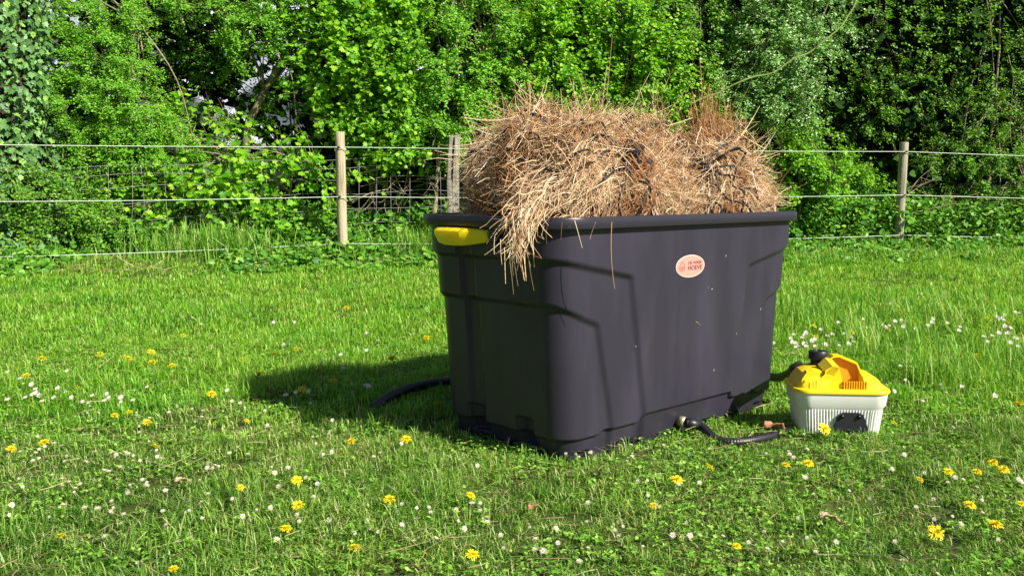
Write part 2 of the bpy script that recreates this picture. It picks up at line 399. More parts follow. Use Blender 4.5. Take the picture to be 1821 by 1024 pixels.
# hoses
def hose(name, pts, r, label, ribbed=True, n=160):
    p = smooth_path(pts, n); d = np.cumsum(np.r_[0, np.linalg.norm(np.diff(p, axis=0), axis=1)])
    rad = r * (1 + (.045 * np.sin(d * 2 * math.pi / .008) if ribbed else 0))
    mb = MB(); mb.tube(p, rad, 14)
    o = thing(name, label, 'hose', tuple(p[0]))
    mb.V = [q - p[0] for q in mb.V]
    mb.build('hose_pipe', M['black'], o, True)
    return o, p
M['screw'] = mat('dark_screw', (.004, .004, .005), .3, .4)
M['brass'] = mat('brass', (.48, .40, .26), .35, .5, metallic=.6)
sp = tubw(-.038, -.300, .047)
nrm = -VX
hp = [sp + nrm * .02, sp + nrm * .06 + UX * .03 + np.array([0, 0, -.012]), on_ground(1275, 782, .018), on_ground(1312, 786, .018), on_ground(1360, 778, .017), on_ground(1405, 765, .012), on_ground(1425, 757, .004)]
o, p = hose('drain_hose', hp, .0145, 'short ribbed black hose on the grass leading from the brass fitting towards the white tank', n=260)
fb = MB(); fb.tube([sp - nrm * .01 - p[0], sp + nrm * .008 - p[0], sp + nrm * .016 - p[0]], [.018, .0185, .017], 18); fb.build('fitting', M['brass'], o, True)
fc = MB(); fc.tube([p[0] * 0 - nrm * .004, p[12] - p[0], p[34] - p[0]], [.0165, .018, .0175], 14); fc.build('connector', M['black'], o, True)
hose('waste_hose', [tubw(-.2, .29, .05), tubw(-.22, .40, .055), np.array([-.16, 3.68, .045]), np.array([-.29, 3.63, .05]), np.array([-.40, 3.54, .045]), np.array([-.475, 3.42, .032]), np.array([-.505, 3.33, .015])], .0185, 'thick black hose curling out from behind the tub in its shadow')

# ------------------------------------------------------------------ steam tank (wallpaper steamer)
SR = math.radians(-5)
sc_ = np.array([1.083, 3.065, 0.0])
stm = thing('steam_tank', 'white ribbed plastic steam tank with yellow and orange lid beside the tub', 'steamer', tuple(sc_), SR); stm.scale = (.95, .95, .95)
M['tank'] = mat('white_translucent_plastic', (.74, .75, .71), .4, .4, noise=(6, (.64, .66, .59), .4, .7, (1, 1, 1)))
_b = M['tank'].node_tree.nodes['Principled BSDF']; _b.inputs['Subsurface Weight'].default_value = .25; _b.inputs['Subsurface Radius'].default_value = (.02, .02, .015)
def loft(prof, nside=(220, 150), nc=60, rib=None):
    V = []
    for a, b, r, z, ribamt in prof:
        P, N = ring_pts(a, b, r, nside, nc)
        if ribamt:
            d = np.cumsum(np.r_[0, np.linalg.norm(np.diff(P, axis=0), axis=1)])
            P = P + N * (ribamt * np.clip(1.6 * np.sin(d * 2 * math.pi / .0098), -1, 1))[:, None]
        V.append(np.column_stack([P, np.full(len(P), z)]))
    nR = len(V[0]); k = len(V); V = np.concatenate(V)
    i0 = (np.arange(k - 1)[:, None] * nR + np.arange(nR)).ravel(); i1 = (np.arange(k - 1)[:, None] * nR + (np.arange(nR) + 1) % nR).ravel()
    return V, [(np.stack([i0, i1, i1 + nR, i0 + nR], 1), 0), (np.array([list(range(nR - 1, -1, -1))]), 0), (np.array([list(range((k - 1) * nR, k * nR))]), 0)]
RB = .0016
V, G = loft([(.128, .085, .04, .0, 0), (.133, .090, .042, .006, 0), (.134, .091, .042, .010, RB), (.144, .100, .045, .098, RB), (.145, .101, .045, .103, 0), (.146, .102, .045, .106, 0), (.153, .109, .047, .116, 0), (.158, .114, .05, .160, 0), (.150, .106, .05, .161, 0)])
tank = link('tank', mesh_np('tank', V, G, M['tank'], True), stm)
tank.modifiers.new('edge', 'EDGE_SPLIT').split_angle = math.radians(50)
# lid
V, G = loft([(.158, .114, .05, .158, 0), (.163, .119, .052, .160, 0), (.164, .120, .052, .168, 0), (.162, .118, .052, .173, 0), (.152, .108, .05, .175, 0), (.148, .104, .048, .176, 0)], (30, 20), 14)
lid = link('lid', mesh_np('lid', V, G, M['yellow'], True), stm)
lid.modifiers.new('edge', 'EDGE_SPLIT').split_angle = math.radians(40)
lid.scale = (1, 1, .90); lid.location = (0, 0, .172 * .10)
def hull_sections(secs, m, parent, name, smooth=True):
    mb = MB(); a = np.array(secs, float); n_, k_ = a.shape[:2]
    F = [(p_ * k_ + q, p_ * k_ + (q + 1) % k_, (p_ + 1) * k_ + (q + 1) % k_, (p_ + 1) * k_ + q) for p_ in range(n_ - 1) for q in range(k_)]
    F += [tuple(range(k_ - 1, -1, -1)), tuple(range((n_ - 1) * k_, n_ * k_))]
    mb.add(a, F); o = mb.build(name, m, parent, smooth)
    o.modifiers.new('edge', 'EDGE_SPLIT').split_angle = math.radians(32)
    return o
def domesec(x, hgt, wy, y0=0.0):                # one cross section of a lid shoulder, seen along x
    return [(x, y0 - wy, .174), (x, y0 - wy * .96, .174 + hgt * .45), (x, y0 - wy * .78, .174 + hgt * .82), (x, y0 - wy * .45, .174 + hgt), (x, y0 + wy * .45, .174 + hgt), (x, y0 + wy * .78, .174 + hgt * .82), (x, y0 + wy * .96, .174 + hgt * .45), (x, y0 + wy, .174)]
hull_sections([domesec(-.148, .004, .075), domesec(-.140, .030, .090), domesec(-.128, .055, .097), domesec(-.105, .066, .10), domesec(-.07, .068, .10), domesec(-.045, .07, .10)], M['yellow'], lid, 'lid_shoulder')
hull_sections([domesec(.07, .052, .10), domesec(.088, .052, .10), domesec(.112, .044, .097), domesec(.130, .030, .09), domesec(.146, .005, .075)], M['yellow'], lid, 'lid_shoulder')
hull_sections([domesec(-.045, .05, .05, .052), domesec(.0, .05, .05, .052), domesec(.07, .05, .05, .052)], M['yellow'], lid, 'lid_shoulder')
# carrying handle bridge: orange scoop wall with a yellow edge
mb = MB()
mb.prism([(-.048, .0), (-.048, .090), (-.020, .112), (.0, .112), (.030, .098), (.058, .086), (.072, .050), (.076, .0)], (0, -.02, .174), (1, 0, 0), (0, 0, 1), (0, 1, 0), .016)
orange_wall = mb.build('handle_wall', M['orange'], lid)
mb = MB()
mb.prism([(-.050, .0), (-.050, .088), (-.038, .100), (-.020, .116), (.002, .118), (.032, .103), (.062, .090), (.078, .050), (.082, .0), (.076, .0), (.072, .050), (.058, .085), (.030, .097), (.0, .111), (-.020, .110), (-.040, .09), (-.044, 0)], (0, -.036, .174), (1, 0, 0), (0, 0, 1), (0, 1, 0), .048)
mb.build('handle_edge', M['yellow'], lid)
mb = MB()                                       # front plate of the handle, left of the scoop
mb.prism([(-.085, .0), (-.088, .030), (-.062, .056), (-.060, .072), (-.035, .088), (-.014, .084), (-.004, .040), (-.006, .0)], (0, -.094, .174), (1, 0, 0), (0, 0, 1), (.08, 1, .06), .010)
mb.prism([(-.060, .060), (-.036, .087), (-.014, .083), (-.030, .05)], (0, -.094, .174), (1, 0, 0), (0, 0, 1), (-.2, 1, .35), .062)
for dx, hh in ((-.112, .034), (-.100, .040), (-.090, .044)):
    mb.prism([(-.102, 0), (-.098, hh * .7), (-.085, hh), (-.06, hh), (-.06, 0)], (dx, 0, .174), (0, 1, 0), (0, 0, 1), (1, 0, 0), .004)
mb.prism([(-.14, .0), (-.135, .035), (-.120, .062), (-.095, .068), (-.06, .060), (-.09, .03), (-.1, 0)], (0, -.085, .174), (1, 0, 0), (0, 0, 1), (0, 1, .12), .03)
mb.build('handle_plate', M['yellow'], lid)
mb = MB()                                       # comb grille at the foot of the scoop
for q in range(10): mb.prism([(-.004, 0), (-.004, .030), (-.002, .0325), (.002, .0325), (.004, .030), (.004, 0)], (.0 + q * .0084, -.103, .174), (1, 0, 0), (0, 0, 1), (0, 1, 0), .012) if False else mb.box((.002 + q * .0082, -.0985, .190), (.0042, .011, .034), bev=.0018)
mb.box((.039, -.090, .188), (.084, .006, .029), bev=.001)
M['amber'] = mat('amber_plastic', (.82, .44, .010), .4, .5)
tag(mb.build('grille', M['amber'], lid), 'orange comb grille at the foot of the lid scoop')
mb = MB(); mb.lathe([(.026, 0), (.026, .045), (.024, .048), (.033, .050), (.034, .053), (.034, .076), (.032, .079), (.014, .080), (.013, .077)], (-.055, .035, .205), 28)
cap_o = mb.build('cap', M['black'], stm, True); cap_o.modifiers.new('edge', 'EDGE_SPLIT').split_angle = math.radians(35)
mb = MB()                                       # black cover plate on the front
arch = [(-.056, .0), (-.058, .030), (-.050, .062), (-.042, .083), (-.028, .090), (.022, .090), (.036, .084), (.046, .063), (.056, .032), (.056, .0)]
mb.prism(arch, (.030, -.0895, .006), (1, 0, 0), (0, -.11, 1), (0, -1, 0), .013)
cp = mb.build('cover_plate', M['tub_rim'], stm)
for xx in (-.004, .052):
    mb = MB(); mb.tube([(xx, -.108, .083), (xx, -.1165, .083)], .007, 12); mb.build('screw', M['screw'], cp, True)
crz, srz = math.cos(SR), math.sin(SR)
capw = sc_ + .95 * np.array([crz * -.055 - srz * .035, srz * -.055 + crz * .035, .252])
hose('steam_hose', [capw + np.array([-.02, .0, -.028]), capw + np.array([-.06, .07, -.045]), at(1420, 650, 3.35), at(1383, 671, 3.55), np.array([.95, 3.80, .07]), np.array([.80, 3.94, .06]), tubw(.22, .29, .08)], .0165, 'black hose running from the tank cap to behind the tub', ribbed=False)
#--PART2--
# ------------------------------------------------------------------ hay
M['hay'] = plant_mat('hay_straw', [(0, (.24, .115, .05)), (.15, (.56, .34, .17)), (.42, (.78, .56, .33)), (.8, (.88, .69, .44)), (1, (.92, .82, .62))], trans=.2, rough=.55, spec=.3, tcol=1.0)
M['hay_rust'] = plant_mat('hay_rust', [(0, (.20, .085, .035)), (.5, (.44, .20, .08)), (1, (.60, .34, .15))], trans=.1, rough=.6, spec=.2, tcol=1.0)
M['haycore'] = mat('hay_core', (.26, .145, .062), .95, .1, noise=(28, (.12, .06, .027), .4, .65, (1, 1, 1)), bump=(70, 1.0, .03))
M['net'] = mat('net_cord', (.012, .010, .016), .55, .4)
def straws(P0, D0, Ls, rad, curl, up, seg=5, seed=0, sag=0.0, kinks=.12):
    """curved thin stems: N polylines swept with three sides"""
    r = np.random.default_rng(seed); n = len(P0)
    pts = np.zeros((n, seg + 1, 3)); pts[:, 0] = P0
    d = norm(D0); bend = norm(r.normal(size=(n, 3))) * np.asarray(curl).reshape(-1, 1)
    kink = r.random(n) < kinks; kseg = r.integers(1, seg, n)
    for q in range(seg):
        pts[:, q + 1] = pts[:, q] + d * (Ls / seg)[:, None]
        d = norm(d + bend / seg + np.array([0, 0, -sag / seg]))
        kk = kink & (kseg == q); d[kk] = norm(d[kk] + r.normal(size=(kk.sum(), 3)) * .7)
    T = np.gradient(pts, axis=1); T = norm(T)
    ref = norm(r.normal(size=(n, 1, 3)) + 0 * T); N = norm(np.cross(T, ref)); B = np.cross(T, N)
    R = np.asarray(rad).reshape(-1, 1, 1) * np.linspace(1, .55, seg + 1)[None, :, None]
    V = np.stack([pts + R * (math.cos(a) * N + math.sin(a) * B) for a in (0, 2.094, 4.189)], 2).reshape(-1, 3)
    base = (np.arange(n) * (seg + 1) * 3)[:, None, None]; rr = np.arange(seg)[None, :, None] * 3; k = np.arange(3)[None, None, :]; k2 = (k + 1) % 3
    a, b = base + rr + k, base + rr + k2
    F = np.stack([a, b, b + 3, a + 3], -1).reshape(-1, 4)
    return V, F, pts
RIMZ = TUB_H
def lump_surface(c, rad, seed, spread=.09):
    """closed lump: returns function direction -> point and normal (world)"""
    c = np.array(c); rad = np.array(rad)
    Rm = np.stack([UX, VX, np.array([0, 0, 1.0])], 0)
    def f(d):
        d = norm(d)
        e = np.sign(d) * np.abs(d) ** .78
        s = 1 + spread * wob(d * 1.0 + seed * 7.3, .55) + .075 * wob(d + seed * 3.1, .20)
        return c + (e * rad * s[:, None]) @ Rm
    return f, Rm
def hay_bundle(label, c, rad, seed, nstraw, knot_dir, neck):
    t = thing('hay_bundle', label, 'hay', tuple(tubw(c[0], c[1], c[2])), 0, 'two hay filled nets in the tub')
    o = np.array(tubw(c[0], c[1], c[2]))
    f, Rm = lump_surface((0, 0, 0), rad, seed)
    r = np.random.default_rng(seed)
    nu, nv = 90, 60
    th = np.linspace(0, 2 * math.pi, nu, endpoint=False); ph = np.linspace(-1.45, 1.45, nv)
    D = np.stack([np.cos(ph)[:, None] * np.cos(th), np.cos(ph)[:, None] * np.sin(th), np.sin(ph)[:, None] + 0 * th], -1).reshape(-1, 3)
    V = f(D) * .94
    i0 = (np.arange(nv - 1)[:, None] * nu + np.arange(nu)).ravel(); i1 = (np.arange(nv - 1)[:, None] * nu + (np.arange(nu) + 1) % nu).ravel()
    link('hay_core', mesh_np('hay_core', V, [(np.stack([i0, i1, i1 + nu, i0 + nu], 1), 0), (np.array([list(range((nv - 1) * nu, nv * nu))]), 0)], M['haycore'], True), t)
    # straws: lying on the surface in swirling patches
    d = r.normal(size=(nstraw, 3)); d[:, 2] = np.abs(d[:, 2]) - .35; d = norm(d)
    P = f(d); eps = norm(d + .03 * r.normal(size=d.shape)); tg = norm(f(eps) - P)
    flow = np.stack([wob(P + 11, .22), wob(P + 23, .22), wob(P + 37, .22)], 1)
    nr_ = norm(d / np.array(rad) @ Rm)
    tg = norm(tg * .8 + flow * .75 + r.normal(size=(nstraw, 3)) * .55); tg = norm(tg - nr_ * (tg * nr_).sum(1)[:, None])
    lift = r.uniform(-.12, .18, (nstraw, 1)); st = r.random(nstraw) < .06; lift[st] += r.uniform(.2, .8, (st.sum(), 1))
    Ls = r.gamma(4, .032, nstraw).clip(.05, .28)
    start = P - tg * (Ls * .5)[:, None] + nr_ * r.uniform(-.02, .025, (nstraw, 1))
    V, F, pts = straws(start, tg + nr_ * lift, Ls, r.choice([.0005, .0008, .0011, .0016], nstraw, p=[.3, .35, .25, .1]), r.uniform(.2, 2.4, nstraw), 0, seed=seed, sag=.35)
    # rust-brown patches
    pm = wob(P + 51, .13) > .5
    pk = pm[np.arange(len(F)) // 15]
    w_ = pts + o - TC; uu = w_ @ UX; vv_ = w_ @ VX
    low = (pts[:, :, 2] + o[2]) < RIMZ + .012
    ok = ((pts[:, :, 2].min(1) + o[2]) > RIMZ - .10) & ~(low & ((np.abs(uu) > .625) | (np.abs(vv_) > .295))).any(1) & ~((np.abs(uu) > .70) | (np.abs(vv_) > .36)).any(1)
    okf = ok[np.arange(len(F)) // 15]
    link('straw', mesh_np('straw', V, [(F[okf & ~pk], 0), (F[okf & pk], 1)], [M['hay'], M['hay_rust']]), t)
    # net: diamond cords hugging the lump, drawn together at the knot
    mb = MB(); kd = norm(np.array(knot_dir, float))
    up = np.array([0, 0, 1.0]); x1 = norm(np.cross(kd, up)); x2 = np.cross(kd, x1)
    nm = 13
    for sgn in (1, -1):
        for q in range(nm):
            a0 = q * 2 * math.pi / nm; L = np.linspace(.05, 2.35, 70)
            ang = a0 + sgn * (L * .62 + .10 * np.sin(L * 5 + q)) + .06 * r.normal()
            dd = np.cos(L)[:, None] * kd + np.sin(L)[:, None] * (np.cos(ang)[:, None] * x1 + np.sin(ang)[:, None] * x2)
            p = f(dd); n_ = norm(dd / np.array(rad) @ Rm)
            p = p + n_ * (.026 + .015 * wob(p + q, .09))[:, None]
            keep = p[:, 2] + o[2] > RIMZ - .06
            run = []
            for ok_, pt in zip(keep, p):
                if ok_: run.append(pt)
                else:
                    if len(run) > 4: mb.tube(np.array(run), .0036, 5)
                    run = []
            if len(run) > 4: mb.tube(np.array(run), .0036, 5)
    mb.build('net', M['net'], t, True)
    mb = MB(); kp = f(kd[None])[0]; n_ = norm(kd / np.array(rad) @ Rm)
    for q in range(26):
        a = r.normal(size=3) * .016; dwn = np.array([0, 0, -1.0])
        ln = r.uniform(.04, neck)
        mb.tube(smooth_path([kp + a * .4 + n_ * .02 + np.array([0, 0, .02]), kp + a + n_ * r.uniform(.02, .05), kp + a * 1.2 + n_ * .022 + dwn * ln * .5, kp + r.normal(size=3) * .02 + n_ * .02 + dwn * ln], 10), .0032, 5)
    mb.build('knot', M['net'], t, True)
    return t, f, o
tA, fA, oA = hay_bundle('larger hay bundle in a black net with a hanging knot at its front', (-.22, .0, .70), (.36, .255, .335), 3, 21000, (-.05, -.80, .60), .13)
tB, fB, oB = hay_bundle('smaller rounded hay bundle in a black net with the spiky upright tuft on top', (.33, -.01, .70), (.325, .27, .27), 8, 13500, (-.45, -.7, .62), .07)
tag(tA); 
def tuft(name, label, px, py, Y, n, spread, L, lean, m='hay', seed=1, base=.02, fan=.25, curl=.25, cone=0.0):
    r = np.random.default_rng(seed); p = at(px, py, Y)
    P0 = r.normal(size=(n, 3)) * base
    D = np.array(lean) + r.normal(size=(n, 3)) * fan - P0 * np.array([1, 1, 0]) * cone
    V, F, _ = straws(P0, D, L * r.uniform(.55, 1.1, n), r.uniform(.0008, .0017, n), r.uniform(.05, curl, n), 0, seed=seed)
    o = link(name, mesh_np(name, V, [(F, 0)], M[m]), None, tuple(p))
    return tag(o, label, 'hay', 'loose tufts of hay on the heap')
tuft('hay_tuft', 'spiky tuft of rust brown hay stems gathered upright on the smaller bundle', 1262, 262, 3.43, 300, 0, .135, (.0, 0, 1), 'hay_rust', 5, .055, .20, .9, 3.0)
tuft('hay_tuft', 'sparse upright pale stalks fanning above the middle of the hay heap', 1075, 228, 3.15, 16, 0, .19, (-.15, 0, 1), 'hay', 6, .045, .26)
tuft('hay_tuft', 'pale stalks leaning left on the peak of the knotted hay bundle', 975, 215, 3.1, 24, 0, .10, (-.1, -.1, 1), 'hay', 7, .05, .5)
tuft('hay_tuft', 'short pale stalks bristling in the dip between the two hay bundles', 1165, 240, 3.25, 24, 0, .10, (.1, 0, 1), 'hay', 9, .06, .4)
# tuft drooping over the rim at the near corner
r = np.random.default_rng(21)
n = 300
p0 = at(1010, 330, 2.78); pm_ = at(935, 352, 2.62); pe = at(915, 405, 2.56); pt = at(922, 445, 2.56)
ctrl = np.array([p0, pm_, pe, pt])
def bez(t): t = t[:, None]; return (1 - t) ** 3 * ctrl[0] + 3 * (1 - t) ** 2 * t * ctrl[1] + 3 * (1 - t) * t * t * ctrl[2] + t ** 3 * ctrl[3]
t0 = r.beta(1.1, 2.1, n) * .95
A_ = bez(t0); Dv = norm(bez(np.clip(t0 + .06, 0, 1.1)) - A_)
wd = np.interp(t0, [0, .4, .7, 1], [.058, .034, .015, .009])[:, None]
A_ = A_ + r.normal(size=(n, 3)) * wd * np.array([1, .5, .7])
V, F, _ = straws(A_, Dv + r.normal(size=(n, 3)) * .24, r.uniform(.04, .13, n), r.uniform(.0006, .0014, n), r.uniform(.4, 2.4, n), 0, seed=22, kinks=.3, sag=.9)
V2, F2, _ = straws(np.array([at(x, y, 2.555) for x, y in ((890, 425), (897, 440), (905, 440), (912, 445), (918, 430), (934, 430), (938, 440), (880, 420), (926, 440), (1022, 392), (1088, 395), (1000, 395), (1060, 395))]),
                   np.array([(0, 0, -1), (.03, 0, -1), (.10, 0, -1), (.13, 0, -1), (.0, 0, -1), (-.05, 0, -1), (.1, 0, -1), (-.1, 0, -1), (.05, 0, -1), (.30, .1, -1), (-.03, .05, -1), (-.1, 0, -1), (-.3, .1, -.7)], float),
                   np.array([.07, .10, .13, .10, .06, .10, .12, .05, .09, .08, .19, .05, .05]), np.full(13, .0011), np.array([.3, .15, .12, .25, 1.2, .6, .3, .5, .3, .1, .35, .3, .2]), 0, seed=33, kinks=0)
tag(link('hay_tuft', mesh_np('hay_tuft', np.concatenate([V, V2]), [(F, 0), (F2 + len(V), 0)], M['hay'])), 'thick tuft of hay drooping over the tub rim with loose strands hanging down', 'hay', 'loose tufts of hay on the heap')

# ------------------------------------------------------------------ fence
M['wood'] = mat('post_wood', (.46, .38, .25), .85, .2, noise=(11, (.17, .13, .08), .50, .70, (5, 5, .25)), bump=(60, .5, .01))
M['wood_grey'] = mat('grey_wood', (.36, .33, .27), .9, .2, noise=(9, (.16, .14, .11), .45, .7, (4, 4, .2)), bump=(60, .7, .012))
M['wood_pale'] = mat('pale_wood', (.34, .31, .22), .85, .2, noise=(11, (.15, .14, .09), .46, .66, (5, 5, .25)), bump=(60, .5, .01))
M['wire'] = mat('fence_tape', (.50, .58, .44), .5, .4)
M['old_wire'] = mat('old_wire', (.24, .23, .23), .6, .4)
fence = thing('electric_fence', 'round wooden posts carrying three pale electric fence lines along the hedge', 'fence', (-1.87, 10.1, 0))
fo = np.array([-1.87, 10.1, 0])
def post_mesh(rad, zt, foot, top, seed):
    r = np.random.default_rng(seed); mb = MB(); n = 14; k = 12
    a = np.arange(n) * 2 * math.pi / n
    V = []
    for q in range(k + 2):
        f = min(q / k, 1); c = foot * (1 - f) + top * f
        rr = rad * (1 - .06 * f) * (1 + .03 * wob(np.stack([np.cos(a) * .1, np.sin(a) * .1, np.full(n, f * .6 + seed)], 1), .1))
        if q == k + 1: rr = rr * .9; c = c + np.array([0, 0, .006])
        V += [c + np.array([x * math.cos(t), x * math.sin(t), 0]) for x, t in zip(rr, a)]
    F = [(q * n + j, q * n + (j + 1) % n, (q + 1) * n + (j + 1) % n, (q + 1) * n + j) for q in range(k + 1) for j in range(n)] + [tuple(range((k + 1) * n, (k + 2) * n))]
    mb.add(V, F); return mb
posts = [(-430, 9.0 - .75, 222, .055, 'wood'), (605, 10.1, 236, .056, 'wood'), (1606, 11.7, 254, .056, 'wood_pale'), (2500, 13.4, 268, .056, 'wood')]
tops = []
wire_px = {-430: (252, 358, 463), 605: (262, 350, 433), 1606: (270, 347, 418), 2500: (298, 362, 424)}
for px, Y, ty, rad, mt in posts:
    top = at(px - (1 if px == 605 else -2 if px == 1606 else 0), ty, Y); foot = np.array([top[0] + (.012 if px == 605 else -.02), Y, 0.0])
    p = post_mesh(rad, 0, foot - fo, top - fo, px % 97).build('fence_post', M[mt], fence, True)
    p.modifiers.new('edge', 'EDGE_SPLIT').split_angle = math.radians(50)
    zs_ = [at(px, wy, Y - rad)[2] for wy in wire_px[px]]
    for z in zs_:
        mb = MB(); c = np.array([top[0], Y - rad, z]) - fo
        mb.tube([c + (0, .01, 0), c + (0, -.022, 0)], .009, 8); mb.tube([c + (-.016, -.022, -.004), c + (.016, -.022, .004)], .010, 8)
        mb.build('insulator', M['black'], p, True)
    tops.append((top[0], Y - rad - .022, zs_))
rw = np.random.default_rng(4)
for w in range(3):
    pts = []
    for a, b in zip(tops[:-1], tops[1:]):
        for t in np.linspace(0, 1, 24, endpoint=False):
            pts.append((a[0] + (b[0] - a[0]) * t, a[1] + (b[1] - a[1]) * t, a[2][w] + (b[2][w] - a[2][w]) * t - .035 * 4 * t * (1 - t) * (.3 + .35 * w)))
    pts.append((tops[-1][0], tops[-1][1], tops[-1][2][w]))
    mb = MB(); mb.tube(np.array(pts) - fo, .0043, 6); mb.build('fence_line', M['wire'], fence, True)
# old split post with a slot, behind the lines
op = at(806, 243, 10.45)
old = thing('old_post', 'weathered grey split post with a dark slot near its top, leaning behind the fence lines', 'post', (op[0] - .02, 10.45, 0))
mb = MB()
prof_ = [(-.075, -.05), (-.028, -.056), (-.022, -.03), (.0, -.03), (.006, -.058), (.07, -.05), (.078, .03), (.03, .06), (-.05, .055), (-.08, .02)]
n = len(prof_); zz = [0, .2, .45, .7, .9, 1.0, 1.10, 1.2, 1.30, op[2] - .01, op[2]]
V = []
for q, z in enumerate(zz):
    slot = 1.0 if z > .98 and z < op[2] - .02 else .0
    for j, (x, y) in enumerate(prof_):
        yy = y if j not in (2, 3) else (-.054 + slot * .08)
        s_ = 1 + .05 * math.sin(q * 2.1 + j)
        V.append((x * s_ * (.92 - .16 * z / 1.4) + .035 * z / 1.4 + .008 * math.sin(z * 5), yy * s_, z + (.02 * math.sin(j * 1.7) if q == len(zz) - 1 else 0)))
F = [(q * n + j, q * n + (j + 1) % n, (q + 1) * n + (j + 1) % n, (q + 1) * n + j) for q in range(len(zz) - 1) for j in range(n)] + [tuple(range((len(zz) - 1) * n, len(zz) * n))]
mb.add(V, F); mb.build('post_shaft', M['wood_grey'], old)
# old sheep netting in the hedge
net = thing('wire_netting', 'rusty grey wire stock netting sagging in front of the dark hedge bottom', 'netting', (-3, 10.5, 0))
no_ = np.array([-3, 10.5, 0]); mb = MB(); r = np.random.default_rng(12)
for hz_ in (.35, .52, .70, .86, .99, 1.08):
    p = []
    for x in np.linspace(-4.8, .2, 40):
        y = fence_y(x) + .45; p.append((x, y, hz_ - .06 * math.sin(x * .9) + .012 * math.sin(x * 5 + hz_ * 9) + .05 * (x > -1.8) * math.sin((x + 1.8) * 1.6)))
    mb.tube(np.array(p) - no_, .0028, 4)
for x in np.arange(-4.8, .2, .19):
    y = fence_y(x) + .45; dx = r.normal() * .03
    mb.tube(np.array([(x, y, .2), (x + dx, y + .01, .6), (x + dx * 1.5, y, 1.07 - .06 * math.sin(x * .9))]) - no_, .0024, 4)
mb.build('netting_wire', M['old_wire'], net, True)

# ------------------------------------------------------------------ leaves
LEAF5 = (np.array([(0, 0, 0), (.42, .30, .05), (.42, -.30, .05), (1, 0, -.06), (.45, 0, -.05)]), np.array([(0, 4, 1), (4, 3, 1), (0, 2, 4), (4, 2, 3)]))
_a = [(-.05, .0), (-.02, .22), (.12, .20), (.18, .50), (.42, .34), (.62, .46), (.66, .20), (1.0, .0), (.66, -.20), (.62, -.46), (.42, -.34), (.18, -.50), (.12, -.20), (-.02, -.22)]
LOBED = (np.array([(.32, 0, -.04)] + [(x, y, .10 * abs(y) - .06 * x) for x, y in _a]), np.array([(0, 1 + (j + 1) % 14, 1 + j) for j in range(14)]))
_h = [(0, 0), (-.08, .20), (.10, .40), (.40, .42), (.75, .24), (1, 0), (.75, -.24), (.40, -.42), (.10, -.40), (-.08, -.20)]
HEART = (np.array([(.38, 0, -.05)] + [(x, y, .12 * abs(y) - .05 * x) for x, y in _h]), np.array([(0, 1 + (j + 1) % 10, 1 + j) for j in range(10)]))
def leaf_geo(P, D, N, L, tmpl):
    T, F = tmpl
    D = norm(D); B = norm(np.cross(N, D)); Nn = np.cross(D, B)
    L = np.asarray(L).reshape(-1, 1, 1)
    V = P[:, None] + L * (T[None, :, 0:1] * D[:, None] + T[None, :, 1:2] * B[:, None] + T[None, :, 2:3] * Nn[:, None])
    n = len(P); FF = (F[None] + (np.arange(n) * len(T))[:, None, None]).reshape(-1, F.shape[1])
    return V.reshape(-1, 3), FF
OVAL = (np.array([(0, 0, 0), (.45, .40, .06), (.45, -.40, .06), (1, 0, -.06), (.48, 0, -.05)]), LEAF5[1])
def blob_leaves(r, c, rad, nspray, k, size, gap=-.15, gsc=.35, drop=0.0, inner=.45, face=(-.0, -.75, .35), tw=None):
    """sprays of leaves through an ellipsoid, thinned by noise so that gaps and clumps appear"""
    c = np.array(c); rad = np.array(rad)
    d = norm(r.normal(size=(nspray * 3, 3)) + np.array(face) * .8)
    far = 1 + .30 * wob(d + c, .5)[:, None] + np.where(r.random((len(d), 1)) < .12, r.uniform(0, .4, (len(d), 1)), 0)
    P = c + d * rad * far * (r.uniform(inner, 1, (len(d), 1)) ** .6)
    P = P[wob(P, gsc) > gap][:nspray]
    d = norm((P - c) / rad); n = len(P)
    ax = norm(d * .7 + np.array([0, -.25, .15 - drop]) + r.normal(size=(n, 3)) * .45)
    Ls = r.uniform(.7, 1.3, n) * size * 4.2
    t = (np.arange(k) + .5) / k
    side = np.where(np.arange(k) % 2 == 0, 1.0, -1.0)
    sv = norm(np.cross(ax, np.array([0, 0, 1.0])) + r.normal(size=(n, 3)) * .15)
    pos = P[:, None] + ax[:, None] * (t[None, :, None] - .3) * Ls[:, None, None] + r.normal(size=(n, k, 3)) * size * .35
    pos[:, :, 2] -= (t[None] ** 2) * Ls[:, None] * (.18 + drop)
    D = ax[:, None] * .55 + sv[:, None] * side[None, :, None] * .8 + r.normal(size=(n, k, 3)) * .3 + np.array([0, 0, -.2 - drop])
    N = np.array([.46, -.5, .62]) + d[:, None] * .3 + r.normal(size=(n, k, 3)) * .34
    sz = size * r.uniform(.6, 1.2, (n, k))
    if tw is not None:
        for q in r.choice(n, min(n, 60), replace=False):
            tw.append((P[q] - ax[q] * Ls[q] * .5, P[q] + ax[q] * Ls[q] * .7))
    return pos.reshape(-1, 3), D.reshape(-1, 3), N.reshape(-1, 3), sz.ravel()
def base_of(x, y): return np.array([x, y, float(gz(x, y))])
